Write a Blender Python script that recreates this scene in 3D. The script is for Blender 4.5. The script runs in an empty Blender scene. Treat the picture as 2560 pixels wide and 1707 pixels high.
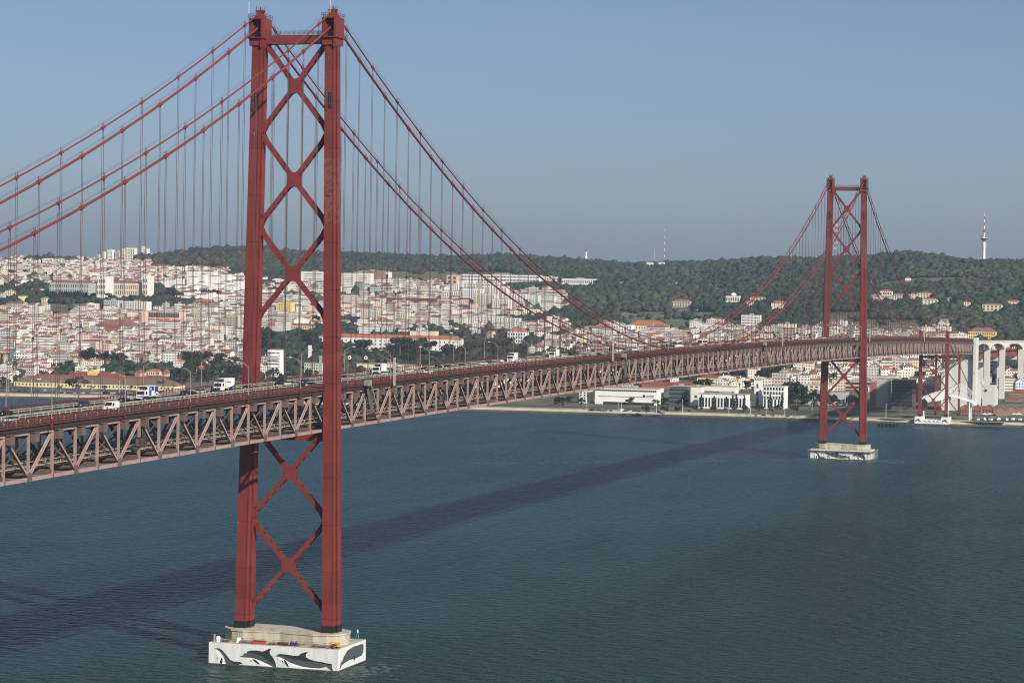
import bpy, bmesh, math, random
import numpy as np
from mathutils import Vector, Matrix
R = math.radians
random.seed(11); rng = np.random.default_rng(11)
SC = bpy.context.scene; COL = SC.collection
# ------------------------------------------------------------------ camera
CAM = np.array([-689.827, -275.837, 111.404]); YAW, PIT, ROL, FPX = 0.292655, -0.0205762, 0.0164719, 6256.64
IW, IH = 2560., 1707.
cF = np.array([math.cos(YAW)*math.cos(PIT), math.sin(YAW)*math.cos(PIT), math.sin(PIT)])
_r = np.array([math.sin(YAW), -math.cos(YAW), 0.]); _u = np.cross(_r, cF)
cR = _r*math.cos(ROL)+_u*math.sin(ROL); cU = -_r*math.sin(ROL)+_u*math.cos(ROL)
cam = bpy.data.objects.new('camera', bpy.data.cameras.new('camera')); COL.objects.link(cam)
cam.matrix_world = Matrix(((cR[0], cU[0], -cF[0], CAM[0]), (cR[1], cU[1], -cF[1], CAM[1]), (cR[2], cU[2], -cF[2], CAM[2]), (0, 0, 0, 1)))
cam.data.sensor_width = 36; cam.data.lens = FPX/IW*36
cam.data.clip_start = 5; cam.data.clip_end = 90000
SC.camera = cam
# ------------------------------------------------------------------ sky, sun, exposure
SUN = Vector((-1.06, -1.38, 1.0)).normalized()          # towards the sun
SEL = math.asin(SUN.z); SAZ = math.atan2(SUN.y, SUN.x)
w = bpy.data.worlds.new('World'); SC.world = w; w.use_nodes = True
nt = w.node_tree; bg = nt.nodes['Background']
sky = nt.nodes.new('ShaderNodeTexSky'); sky.sky_type = 'NISHITA'; sky.sun_disc = False
sky.sun_elevation = SEL; sky.sun_rotation = math.pi/2-SAZ
sky.altitude = 150; sky.air_density = .57; sky.dust_density = 1.45; sky.ozone_density = 1.5
nt.links.new(sky.outputs[0], bg.inputs[0]); bg.inputs[1].default_value = 0.085
sl = bpy.data.lights.new('sun', 'SUN'); sl.energy = 5.0; sl.angle = R(0.53); sl.color = (1, .93, .83)
so = bpy.data.objects.new('sun', sl); COL.objects.link(so); so.rotation_euler = (-SUN).to_track_quat('-Z', 'Y').to_euler()
so.location = (0, 0, 400)
SC.view_settings.view_transform = 'Standard'; SC.view_settings.look = 'None'
SC.view_settings.exposure = 0.12; SC.view_settings.gamma = 1; SC.view_settings.use_curve_mapping = False
SC.render.engine = 'CYCLES'
SC.cycles.filter_width = 1.05; SC.cycles.max_bounces = 6; SC.cycles.volume_bounces = 0; SC.cycles.transparent_max_bounces = 4
# ------------------------------------------------------------------ pixel <-> world (photo pixels 2560 x 1707)
def ray(x, y): return cF+cR*(x-IW/2)/FPX-cU*(y-IH/2)/FPX
def on(ax, val, x, y):
    d = ray(x, y); return CAM+d*(val-CAM[ax])/d[ax]
def proj(P):
    d = np.asarray(P, float)-CAM; z = d@cF
    return np.stack([IW/2+FPX*(d@cR)/z, IH/2-FPX*(d@cU)/z], -1)
# ------------------------------------------------------------------ mesh helpers
class MB:
    def __init__(s): s.v = []; s.f = []; s.m = []
    def add(s, vs, fs, mi=0):
        n = len(s.v); s.v += [tuple(map(float, p)) for p in vs]; s.f += [tuple(i+n for i in f) for f in fs]; s.m += [mi]*len(fs); return s
    def box(s, x0, x1, y0, y1, z0, z1, mi=0):
        return s.add([(x0,y0,z0),(x1,y0,z0),(x1,y1,z0),(x0,y1,z0),(x0,y0,z1),(x1,y0,z1),(x1,y1,z1),(x0,y1,z1)],
                     [(0,3,2,1),(4,5,6,7),(0,1,5,4),(1,2,6,5),(2,3,7,6),(3,0,4,7)], mi)
    def bar(s, a, b, w, h, mi=0, up=(0,0,1)):
        a = Vector(a); b = Vector(b); d = (b-a).normalized(); u = Vector(up)
        if abs(d.dot(u)) > .98: u = Vector((1,0,0))
        r = d.cross(u).normalized(); u = r.cross(d)
        r *= w/2; u *= h/2
        return s.add([a-r-u, a+r-u, a+r+u, a-r+u, b-r-u, b+r-u, b+r+u, b-r+u],
                     [(0,3,2,1),(4,5,6,7),(0,1,5,4),(1,2,6,5),(2,3,7,6),(3,0,4,7)], mi)
    def tube(s, pts, r, n=6, mi=0, cap=True):
        P = [Vector(p) for p in pts]; base = len(s.v); vs = []; m = len(P)
        rr = r if isinstance(r, (list, tuple)) else [r]*m
        for i, p in enumerate(P):
            d = (P[min(i+1, m-1)]-P[max(i-1, 0)]).normalized()
            u = Vector((0,0,1)) if abs(d.z) < .95 else Vector((1,0,0))
            x = d.cross(u).normalized(); y = x.cross(d)
            for k in range(n):
                a = 2*math.pi*k/n; vs.append(p+x*(rr[i]*math.cos(a))+y*(rr[i]*math.sin(a)))
        fs = [(i*n+k, i*n+(k+1) % n, (i+1)*n+(k+1) % n, (i+1)*n+k) for i in range(m-1) for k in range(n)]
        if cap: fs += [tuple(range(n))[::-1], tuple((m-1)*n+k for k in range(n))]
        return s.add(vs, fs, mi)
    def prism(s, poly, z0, z1, mi=0, top=1.0, c=(0,0)):
        n = len(poly)
        vs = [(x, y, z0) for x, y in poly]+[(c[0]+(x-c[0])*top, c[1]+(y-c[1])*top, z1) for x, y in poly]
        return s.add(vs, [tuple(range(n))[::-1], tuple(range(n, 2*n))]+[(i, (i+1) % n, n+(i+1) % n, n+i) for i in range(n)], mi)
    def slab(s, pts, nrm, t, mi=0):
        """flat outline given in 3-D, extruded by t along nrm"""
        n = len(pts); nv = Vector(nrm)*t
        vs = [Vector(p) for p in pts]+[Vector(p)+nv for p in pts]
        return s.add(vs, [tuple(range(n))[::-1], tuple(range(n, 2*n))]+[(i, (i+1) % n, n+(i+1) % n, n+i) for i in range(n)], mi)
    def mesh(s, name, mats, smooth=False):
        me = bpy.data.meshes.new(name); me.from_pydata(s.v, [], s.f)
        for m in (mats if isinstance(mats, (list, tuple)) else [mats]): me.materials.append(m)
        if any(s.m): me.polygons.foreach_set('material_index', s.m)
        bm = bmesh.new(); bm.from_mesh(me); bmesh.ops.recalc_face_normals(bm, faces=bm.faces); bm.to_mesh(me); bm.free()
        if smooth: me.polygons.foreach_set('use_smooth', [True]*len(me.polygons))
        return me
    def obj(s, name, mats, parent=None, smooth=False):
        return link(name, s.mesh(name, mats, smooth), parent)
def link(name, data, parent=None):
    o = bpy.data.objects.new(name, data); COL.objects.link(o)
    if parent is not None: o.parent = parent
    return o
def tag(o, label=None, cat=None, group=None, kind=None):
    if label: o['label'] = label
    if cat: o['category'] = cat
    if group: o['group'] = group
    if kind: o['kind'] = kind
    return o
def thing(name, label, cat, loc=(0,0,0), rz=0, group=None):
    o = link(name, None); o.location = loc; o.rotation_euler = (0, 0, rz); o.empty_display_size = 2
    return tag(o, label, cat, group)
def copy_tree(o, parent=None):
    c = o.copy(); COL.objects.link(c)
    if parent is not None: c.parent = parent
    for ch in KIDS.get(o.name, [h for h in bpy.data.objects if h.parent == o]): copy_tree(ch, c)
    return c
KIDS = {}
def remember(root):
    for o in [root]+list(root.children_recursive): KIDS[o.name] = list(o.children)
# ------------------------------------------------------------------ materials
def mat(name, col, rough=.7, metal=0., var=0., vscale=1., bump=0., bscale=1., spec=.5, obcol=False, stretch=(1,1,1), col2=None, coords='Object', pseam=False):
    m = bpy.data.materials.new(name); m.use_nodes = True; n = m.node_tree.nodes; L = m.node_tree.links; b = n['Principled BSDF']
    b.inputs['Roughness'].default_value = rough; b.inputs['Metallic'].default_value = metal; b.inputs['Specular IOR Level'].default_value = spec
    b.inputs['Base Color'].default_value = (*col, 1)
    src = None
    if obcol:
        oi = n.new('ShaderNodeObjectInfo'); src = oi.outputs['Color']
    if var or col2 or bump or pseam:
        tc = n.new('ShaderNodeTexCoord'); mp = n.new('ShaderNodeMapping'); mp.inputs['Scale'].default_value = stretch
        if coords == 'World':
            g = n.new('ShaderNodeNewGeometry'); L.new(g.outputs['Position'], mp.inputs[0])
        else: L.new(tc.outputs[coords], mp.inputs[0])
    if var or col2:
        no = n.new('ShaderNodeTexNoise'); no.inputs['Scale'].default_value = vscale; no.inputs['Detail'].default_value = 5; no.inputs['Roughness'].default_value = .65
        L.new(mp.outputs[0], no.inputs[0])
        mr = n.new('ShaderNodeMapRange'); mr.inputs[1].default_value = .32; mr.inputs[2].default_value = .68
        L.new(no.outputs[0], mr.inputs[0])
        if col2:
            mx = n.new('ShaderNodeMix'); mx.data_type = 'RGBA'; L.new(mr.outputs[0], mx.inputs[0])
            if src: L.new(src, mx.inputs[6])
            else: mx.inputs[6].default_value = (*col, 1)
            mx.inputs[7].default_value = (*col2, 1); src = mx.outputs[2]
        else:
            mr.inputs[3].default_value = 1-var; mr.inputs[4].default_value = 1+var
            mx = n.new('ShaderNodeMix'); mx.data_type = 'RGBA'; mx.blend_type = 'MULTIPLY'; mx.inputs[0].default_value = 1
            if src: L.new(src, mx.inputs[6])
            else: mx.inputs[6].default_value = (*col, 1)
            L.new(mr.outputs[0], mx.inputs[7]); src = mx.outputs[2]
    if pseam:   # steel plates: seam every 13.8 m up the leg, each plate with its own tint
        sx = n.new('ShaderNodeSeparateXYZ'); L.new(tc.outputs['Object'], sx.inputs[0])
        dv = n.new('ShaderNodeMath'); dv.operation = 'DIVIDE'; L.new(sx.outputs[2], dv.inputs[0]); dv.inputs[1].default_value = 4.6
        fr = n.new('ShaderNodeMath'); fr.operation = 'FLOOR'; L.new(dv.outputs[0], fr.inputs[0])
        wn = n.new('ShaderNodeTexWhiteNoise'); wn.noise_dimensions = '1D'; L.new(fr.outputs[0], wn.inputs['W'])
        r2 = n.new('ShaderNodeMapRange'); L.new(wn.outputs[0], r2.inputs[0]); r2.inputs[3].default_value = .86; r2.inputs[4].default_value = 1.1
        d3 = n.new('ShaderNodeMath'); d3.operation = 'DIVIDE'; L.new(sx.outputs[2], d3.inputs[0]); d3.inputs[1].default_value = 13.8
        f3 = n.new('ShaderNodeMath'); f3.operation = 'FRACT'; L.new(d3.outputs[0], f3.inputs[0])
        lt = n.new('ShaderNodeMath'); lt.operation = 'LESS_THAN'; L.new(f3.outputs[0], lt.inputs[0]); lt.inputs[1].default_value = .018
        r3 = n.new('ShaderNodeMapRange'); L.new(lt.outputs[0], r3.inputs[0]); r3.inputs[3].default_value = 1; r3.inputs[4].default_value = .55
        mu = n.new('ShaderNodeMath'); mu.operation = 'MULTIPLY'; L.new(r2.outputs[0], mu.inputs[0]); L.new(r3.outputs[0], mu.inputs[1])
        mx = n.new('ShaderNodeMix'); mx.data_type = 'RGBA'; mx.blend_type = 'MULTIPLY'; mx.inputs[0].default_value = 1
        L.new(src, mx.inputs[6]); L.new(mu.outputs[0], mx.inputs[7]); src = mx.outputs[2]
        # repair patches of bare grey-brown primer on the east leg, and small pale chips
        def band(o, lo, hi):
            a = n.new('ShaderNodeMath'); a.operation = 'GREATER_THAN'; L.new(o, a.inputs[0]); a.inputs[1].default_value = lo
            c = n.new('ShaderNodeMath'); c.operation = 'LESS_THAN'; L.new(o, c.inputs[0]); c.inputs[1].default_value = hi
            e = n.new('ShaderNodeMath'); e.operation = 'MULTIPLY'; L.new(a.outputs[0], e.inputs[0]); L.new(c.outputs[0], e.inputs[1]); return e.outputs[0]
        vn = n.new('ShaderNodeTexVoronoi'); vn.inputs['Scale'].default_value = 1.3; L.new(tc.outputs['Object'], vn.inputs[0])
        sc_ = n.new('ShaderNodeSeparateColor'); L.new(vn.outputs['Color'], sc_.inputs[0])
        g1 = n.new('ShaderNodeMath'); g1.operation = 'GREATER_THAN'; L.new(sc_.outputs[0], g1.inputs[0]); g1.inputs[1].default_value = .3
        k1 = n.new('ShaderNodeMath'); k1.operation = 'MULTIPLY'; L.new(band(sx.outputs[2], 130, 149), k1.inputs[0]); L.new(g1.outputs[0], k1.inputs[1])
        k2 = n.new('ShaderNodeMath'); k2.operation = 'MULTIPLY'; L.new(k1.outputs[0], k2.inputs[0]); L.new(band(sx.outputs[1], -30, 0), k2.inputs[1])
        k3 = n.new('ShaderNodeMath'); k3.operation = 'MULTIPLY'; L.new(k2.outputs[0], k3.inputs[0]); k3.inputs[1].default_value = .34
        m5 = n.new('ShaderNodeMix'); m5.data_type = 'RGBA'; L.new(k3.outputs[0], m5.inputs[0]); L.new(src, m5.inputs[6]); m5.inputs[7].default_value = (.23,.115,.10,1); src = m5.outputs[2]
        v2 = n.new('ShaderNodeTexNoise'); v2.inputs['Scale'].default_value = 1.9; v2.inputs['Detail'].default_value = 3; L.new(tc.outputs['Object'], v2.inputs[0])
        g2 = n.new('ShaderNodeMath'); g2.operation = 'GREATER_THAN'; L.new(v2.outputs[0], g2.inputs[0]); g2.inputs[1].default_value = .735
        m6 = n.new('ShaderNodeMix'); m6.data_type = 'RGBA'; L.new(g2.outputs[0], m6.inputs[0]); L.new(src, m6.inputs[6]); m6.inputs[7].default_value = (.55,.40,.36,1); src = m6.outputs[2]
    if src: L.new(src, b.inputs['Base Color'])
    if bump:
        nb = n.new('ShaderNodeTexNoise'); nb.inputs['Scale'].default_value = bscale; nb.inputs['Detail'].default_value = 4
        L.new(mp.outputs[0], nb.inputs[0]); bp = n.new('ShaderNodeBump'); bp.inputs['Strength'].default_value = bump; bp.inputs['Distance'].default_value = .2
        L.new(nb.outputs[0], bp.inputs['Height']); L.new(bp.outputs[0], b.inputs['Normal'])
    return m
M = {}
M['red'] = mat('red_steel_paint', (.178,.031,.026), .5, var=.16, vscale=.35, stretch=(1,1,.25), pseam=True)
M['redb'] = mat('red_brace_paint', (.178,.031,.026), .5, var=.16, vscale=.5)
M['redr'] = mat('red_railing_paint', (.12,.022,.020), .6, var=.25, vscale=.8)
M['cable'] = mat('red_cable_paint', (.19,.038,.032), .5, var=.12, vscale=.3)
M['hang'] = mat('hanger_wire_rope', (.06,.03,.03), .6)
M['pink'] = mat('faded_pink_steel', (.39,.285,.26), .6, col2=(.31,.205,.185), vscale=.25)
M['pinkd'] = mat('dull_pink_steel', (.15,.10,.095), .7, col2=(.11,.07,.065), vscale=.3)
M['dark'] = mat('dark_steel', (.03,.026,.028), .7)
M['black'] = mat('black_base_coating', (.012,.012,.013), .5)
M['asph'] = mat('road_asphalt', (.05,.05,.05), .9, var=.2, vscale=.4)
M['grat'] = mat('steel_grating', (.05,.042,.04), .8)
M['cream'] = mat('galvanised_cream_rail', (.40,.38,.30), .5, var=.15, vscale=1)
M['conc'] = mat('pale_concrete', (.50,.50,.44), .85, col2=(.40,.40,.34), vscale=.25, stretch=(1,1,.4), bump=.2, bscale=2)
M['conct'] = mat('stained_concrete', (.55,.52,.41), .9, col2=(.33,.31,.23), vscale=.35, stretch=(1,1,.35), bump=.2, bscale=2)
M['concv'] = mat('viaduct_concrete', (.66,.67,.64), .85, col2=(.55,.56,.52), vscale=.06, stretch=(1,1,.5))
M['white'] = mat('white_paint', (.80,.82,.82), .6, var=.06, vscale=.3)
M['whitew'] = mat('white_render', (.78,.77,.72), .8, var=.06, vscale=.2)
M['pierw'] = mat('weathered_white_pier_paint', (.76,.78,.78), .7, col2=(.60,.61,.57), vscale=.8, stretch=(1,1,.15))
M['slate'] = mat('slate_mural_paint', (.065,.083,.09), .7)
M['slate2'] = mat('dark_mural_paint', (.022,.028,.036), .7)
M['muralw'] = mat('bright_white_mural_paint', (.88,.88,.86), .7)
M['glass'] = mat('dark_window_glass', (.02,.026,.032), .15, spec=.8)
M['win'] = mat('dark_grey_window', (.055,.06,.068), .35)  # plain dark grey for window panes
M['tile'] = mat('terracotta_roof', (.26,.125,.09), .85, var=.3, vscale=.25)
M['tileo'] = mat('orange_terracotta_roof', (.42,.15,.08), .85, var=.15, vscale=.2)
M['tilebr'] = mat('weathered_brown_roof', (.17,.125,.085), .9, col2=(.20,.125,.085), vscale=.08)
M['tiled'] = mat('dull_red_roof', (.25,.07,.045), .85, var=.2, vscale=.1)
M['flat'] = mat('flat_roof_grey', (.36,.35,.32), .9, var=.2, vscale=.2)
M['tyre'] = mat('tyre_rubber', (.015,.015,.015), .9)
M['bark'] = mat('tree_bark', (.10,.075,.055), .9)
M['lampm'] = mat('lamp_pole_grey', (.26,.22,.21), .5)
M['rock'] = mat('pale_rock', (.42,.35,.25), .95, col2=(.25,.21,.15), vscale=.08, bump=.6, bscale=.3)
M['body'] = mat('car_paint', (1,1,1), .3, obcol=True)
def wallmat(name, attr, fw=2.9, fh=3.0, wx=(.28,.72), wy=(.28,.72), wcol=(.07,.075,.08), var=.06, recess=0):
    m = bpy.data.materials.new(name); m.use_nodes = True; n = m.node_tree.nodes; L = m.node_tree.links; b = n['Principled BSDF']; b.inputs['Roughness'].default_value = .8
    uv = n.new('ShaderNodeUVMap'); sx = n.new('ShaderNodeSeparateXYZ'); L.new(uv.outputs[0], sx.inputs[0])
    def rng_(o, size, lo, hi):
        d = n.new('ShaderNodeMath'); d.operation = 'DIVIDE'; L.new(o, d.inputs[0]); d.inputs[1].default_value = size
        f = n.new('ShaderNodeMath'); f.operation = 'FRACT'; L.new(d.outputs[0], f.inputs[0])
        a = n.new('ShaderNodeMath'); a.operation = 'GREATER_THAN'; L.new(f.outputs[0], a.inputs[0]); a.inputs[1].default_value = lo
        c = n.new('ShaderNodeMath'); c.operation = 'LESS_THAN'; L.new(f.outputs[0], c.inputs[0]); c.inputs[1].default_value = hi
        e = n.new('ShaderNodeMath'); e.operation = 'MULTIPLY'; L.new(a.outputs[0], e.inputs[0]); L.new(c.outputs[0], e.inputs[1]); return e.outputs[0]
    p = n.new('ShaderNodeMath'); p.operation = 'MULTIPLY'; L.new(rng_(sx.outputs[0], fw, *wx), p.inputs[0]); L.new(rng_(sx.outputs[1], fh, *wy), p.inputs[1])
    gz = n.new('ShaderNodeNewGeometry'); sn = n.new('ShaderNodeSeparateXYZ'); L.new(gz.outputs['Normal'], sn.inputs[0])
    ab = n.new('ShaderNodeMath'); ab.operation = 'ABSOLUTE'; L.new(sn.outputs[2], ab.inputs[0])
    l3 = n.new('ShaderNodeMath'); l3.operation = 'LESS_THAN'; L.new(ab.outputs[0], l3.inputs[0]); l3.inputs[1].default_value = .3
    p2 = n.new('ShaderNodeMath'); p2.operation = 'MULTIPLY'; L.new(p.outputs[0], p2.inputs[0]); L.new(l3.outputs[0], p2.inputs[1])
    if attr: a = n.new('ShaderNodeVertexColor'); a.layer_name = 'tint'; src = a.outputs[0]
    else: a = n.new('ShaderNodeObjectInfo'); src = a.outputs['Color']
    no = n.new('ShaderNodeTexNoise'); no.inputs['Scale'].default_value = .15; no.inputs['Detail'].default_value = 4; L.new(gz.outputs['Position'], no.inputs[0])
    mr = n.new('ShaderNodeMapRange'); L.new(no.outputs[0], mr.inputs[0]); mr.inputs[1].default_value = .3; mr.inputs[2].default_value = .7; mr.inputs[3].default_value = 1-var; mr.inputs[4].default_value = 1+var
    mv = n.new('ShaderNodeMix'); mv.data_type = 'RGBA'; mv.blend_type = 'MULTIPLY'; mv.inputs[0].default_value = 1; L.new(src, mv.inputs[6]); L.new(mr.outputs[0], mv.inputs[7])
    mx = n.new('ShaderNodeMix'); mx.data_type = 'RGBA'; L.new(p2.outputs[0], mx.inputs[0]); L.new(mv.outputs[2], mx.inputs[6]); mx.inputs[7].default_value = (*wcol, 1)
    L.new(mx.outputs[2], b.inputs['Base Color'])
    return m
M['hw'] = wallmat('house_wall', False); M['hws'] = wallmat('distant_house_wall', True)
M['aw'] = wallmat('apartment_wall', False, 3.2, 3.0, (.2,.8), (.3,.74)); M['aws'] = wallmat('distant_apartment_wall', True, 3.2, 3.0, (.2,.8), (.3,.74))
M['bw'] = wallmat('balcony_wall', False, 40, 3.0, (.0,.86), (.42,.86), (.16,.15,.14)); M['bws'] = wallmat('distant_balcony_wall', True, 40, 3.0, (.0,.86), (.42,.86), (.16,.15,.14))
M['ww'] = wallmat('blind_white_wall', False, 7.5, 3.1, (.44,.56), (.3,.7), (.3,.3,.3)); M['wws'] = wallmat('distant_white_wall', True, 7.5, 3.1, (.44,.56), (.3,.7), (.3,.3,.3))
M['rs'] = mat('distant_tile_roof', (.27,.14,.105), .85, var=.4, vscale=.05, coords='World')
def leafmat(name, attr):
    m = bpy.data.materials.new(name); m.use_nodes = True; n = m.node_tree.nodes; L = m.node_tree.links; b = n['Principled BSDF']; b.inputs['Roughness'].default_value = .8; b.inputs['Specular IOR Level'].default_value = .2
    if attr:
        a = n.new('ShaderNodeVertexColor'); a.layer_name = 'tint'; L.new(a.outputs[0], b.inputs['Base Color'])
    else:
        oi = n.new('ShaderNodeObjectInfo'); g = n.new('ShaderNodeNewGeometry')
        no = n.new('ShaderNodeTexNoise'); no.inputs['Scale'].default_value = .6; no.inputs['Detail'].default_value = 3; L.new(g.outputs['Position'], no.inputs[0])
        mr = n.new('ShaderNodeMapRange'); L.new(no.outputs[0], mr.inputs[0]); mr.inputs[1].default_value = .3; mr.inputs[2].default_value = .7; mr.inputs[3].default_value = .6; mr.inputs[4].default_value = 1.5
        mx = n.new('ShaderNodeMix'); mx.data_type = 'RGBA'; mx.blend_type = 'MULTIPLY'; mx.inputs[0].default_value = 1; L.new(oi.outputs['Color'], mx.inputs[6]); L.new(mr.outputs[0], mx.inputs[7]); L.new(mx.outputs[2], b.inputs['Base Color'])
    return m
M['leaf'] = leafmat('tree_leaves', False); M['leafs'] = leafmat('wood_foliage', True)
# ------------------------------------------------------------------ terrain height
UK = [-900, 0, 300, 450, 600, 950, 1300, 1450, 1580, 1740, 1900, 2100, 2270, 2420, 2560, 3500]
DK = [2350, 2450, 2600, 2900, 3300, 3800, 4300, 4800, 5300, 5800, 6500, 9000]
TZ = [[4,4,4.5,22,46,78,105,128,148,140,120,90],
      [4,4,4.5,22,46,78,105,128,148,140,120,90],
      [4,4,4.5,22,44,76,100,125,158,158,140,90],
      [4,4,4.5,20,44,76,100,126,162,176,150,90],
      [4,4,5,17,40,72,100,128,168,186,150,90],
      [4,4,5,15,38,70,99,128,163,176,150,90],
      [4,4,5,24,47,74,104,138,168,177,150,90],
      [4,4,6,28,52,78,108,142,166,172,150,90],
      [4,4,8,31,56,81,112,146,162,160,140,90],
      [4,4.5,11,35,61,85,119,150,166,160,140,90],
      [4,4.5,11,40,68,95,135,170,170,160,140,90],
      [4,4.5,10,46,75,110,149,178,174,160,140,90],
      [4,4.5,9,46,80,122,170,182,176,150,130,90],
      [4,4.5,9,48,84,126,164,166,158,150,130,90],
      [4,4.5,9,50,86,128,164,170,160,150,130,90],
      [4,4.5,9,50,86,128,164,170,160,150,130,90]]
TZ = np.array(TZ, float); UK = np.array(UK, float); DK = np.array(DK, float)
def sstep(t): return t*t*(3-2*t)
def terr(x, y):
    dx, dy = x-CAM[0], y-CAM[1]; d = math.hypot(dx, dy); a = YAW-math.atan2(dy, dx)
    a = max(-1.2, min(1.2, a)); u = IW/2+FPX*math.tan(a)
    u = min(max(u, UK[0]), UK[-1]-1e-6); dd = min(max(d, DK[0]), DK[-1]-1e-6)
    i = int(np.searchsorted(UK, u, 'right'))-1; j = int(np.searchsorted(DK, dd, 'right'))-1
    i = min(i, len(UK)-2); j = min(j, len(DK)-2)
    s = (u-UK[i])/(UK[i+1]-UK[i]); t = (dd-DK[j])/(DK[j+1]-DK[j])
    z = (TZ[i,j]*(1-s)+TZ[i+1,j]*s)*(1-t)+(TZ[i,j+1]*(1-s)+TZ[i+1,j+1]*s)*t
    k = min(1, max(0, (d-2700)/600))
    z += k*(3.0*math.sin(x*.011+y*.007)+2.2*math.sin(y*.017-x*.006+1)+1.5*math.sin(x*.027+2))
    if x < 1600: z = 4+(z-4)*max(0, (x-1560)/40)
    return z
def ground(px, py):
    """where the ray through a photo pixel meets the ground"""
    d = ray(px, py); h = math.hypot(d[0], d[1]); t = 2150/h
    while t*h < 8000:
        P = CAM+d*t
        if P[2] <= terr(P[0], P[1]): return P
        t += 6/h
    return CAM+d*(5000/h)
# ------------------------------------------------------------------ setting: water, quay, land, far hills
def watermat():
    m = bpy.data.materials.new('river_water'); m.use_nodes = True; n = m.node_tree.nodes; L = m.node_tree.links; b = n['Principled BSDF']
    g = n.new('ShaderNodeNewGeometry'); mp = n.new('ShaderNodeMapping'); L.new(g.outputs['Position'], mp.inputs[0]); mp.inputs['Rotation'].default_value = (0,0,-.35)
    mp.inputs['Scale'].default_value = (1.1, .55, 1)
    n1 = n.new('ShaderNodeTexNoise'); n1.inputs['Scale'].default_value = .26; n1.inputs['Detail'].default_value = 3; n1.inputs['Roughness'].default_value = .55; L.new(mp.outputs[0], n1.inputs[0])
    n2 = n.new('ShaderNodeTexNoise'); n2.inputs['Scale'].default_value = .004; n2.inputs['Detail'].default_value = 4; L.new(mp.outputs[0], n2.inputs[0])
    mr = n.new('ShaderNodeMapRange'); L.new(n2.outputs[0], mr.inputs[0]); mr.inputs[1].default_value = .35; mr.inputs[2].default_value = .65
    # silt: greener water close to the south pier and to the east, bluer off the north shore
    sx = n.new('ShaderNodeSeparateXYZ'); L.new(g.outputs['Position'], sx.inputs[0])
    m1 = n.new('ShaderNodeMath'); m1.operation = 'MULTIPLY_ADD'; L.new(sx.outputs[0], m1.inputs[0]); m1.inputs[1].default_value = -1/1100.; m1.inputs[2].default_value = .62
    m2 = n.new('ShaderNodeMath'); m2.operation = 'MULTIPLY_ADD'; L.new(sx.outputs[1], m2.inputs[0]); m2.inputs[1].default_value = -1/330.; m2.inputs[2].default_value = .15
    m3 = n.new('ShaderNodeMath'); m3.operation = 'ADD'; L.new(m1.outputs[0], m3.inputs[0]); L.new(m2.outputs[0], m3.inputs[1])
    m4 = n.new('ShaderNodeMath'); m4.operation = 'MULTIPLY_ADD'; L.new(mr.outputs[0], m4.inputs[0]); m4.inputs[1].default_value = .35; L.new(m3.outputs[0], m4.inputs[2]); m4.use_clamp = True
    mx = n.new('ShaderNodeMix'); mx.data_type = 'RGBA'; L.new(m4.outputs[0], mx.inputs[0]); mx.inputs[6].default_value = (.013,.050,.064,1); mx.inputs[7].default_value = (.012,.040,.035,1)
    L.new(mx.outputs[2], b.inputs['Base Color'])
    b.inputs['Roughness'].default_value = .3; b.inputs['IOR'].default_value = 1.33; b.inputs['Specular IOR Level'].default_value = .16
    bp = n.new('ShaderNodeBump'); bp.inputs['Strength'].default_value = 1; bp.inputs['Distance'].default_value = 7.0; L.new(n1.outputs[0], bp.inputs['Height'])
    mp2 = n.new('ShaderNodeMapping'); L.new(g.outputs['Position'], mp2.inputs[0]); mp2.inputs['Rotation'].default_value = (0,0,.5); mp2.inputs['Scale'].default_value = (.0035,.013,1)
    n3 = n.new('ShaderNodeTexNoise'); n3.inputs['Scale'].default_value = 1; n3.inputs['Detail'].default_value = 6; n3.inputs['Roughness'].default_value = .6; n3.inputs['Distortion'].default_value = .6; L.new(mp2.outputs[0], n3.inputs[0])
    r3 = n.new('ShaderNodeMapRange'); L.new(n3.outputs[0], r3.inputs[0]); r3.inputs[1].default_value = .35; r3.inputs[2].default_value = .65; r3.inputs[3].default_value = 3.6; r3.inputs[4].default_value = 9; L.new(r3.outputs[0], bp.inputs['Distance'])
    r4 = n.new('ShaderNodeMapRange'); L.new(n3.outputs[0], r4.inputs[0]); r4.inputs[1].default_value = .35; r4.inputs[2].default_value = .65; r4.inputs[3].default_value = .2; r4.inputs[4].default_value = .08; L.new(r4.outputs[0], b.inputs['Specular IOR Level'])
    L.new(bp.outputs[0], b.inputs['Normal'])
    return m
wm = watermat()
tag(MB().add([(-3000,-9000,0),(60000,-30000,0),(60000,40000,0),(-3000,9000,0)], [(0,1,2,3)]).obj('river', wm), kind='structure')
# quay: dark tidal band below, pale sloped stone above; plan line of its edge
QL = [(1492,-1500),(1500,-300),(1504,-77),(1500,-40),(1490,-22),(1490,20),(1500,46),(1508,155),(1492,353),(1484,430),(1492,770),(1456,900),(1440,1500),(1430,2600)]
def ribbon(line, off0, z0, off1, z1):
    b = MB(); vs = []
    for x, y in line: vs += [(x+off0, y, z0), (x+off1, y, z1)]
    return b.add(vs, [(2*i, 2*i+1, 2*i+3, 2*i+2) for i in range(len(line)-1)])
qs = []
for (a, b_) in zip(QL[:-1], QL[1:]):
    k = max(1, int(abs(b_[1]-a[1])/25))
    for i in range(k): t = i/k; qs.append((a[0]+(b_[0]-a[0])*t+rng.normal()*.25, a[1]+(b_[1]-a[1])*t))
qs.append(QL[-1])
mq1 = mat('tidal_weed_stone', (.045,.045,.035), .9, col2=(.09,.085,.065), vscale=.2, bump=.5, bscale=1)
mq2 = mat('pale_quay_stone', (.56,.50,.38), .9, col2=(.42,.36,.27), vscale=.15, bump=.2, bscale=1)
tag(ribbon(qs, -1.5, -1.5, 2.2, 1.9).obj('quay_foot', mq1), kind='structure')
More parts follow.
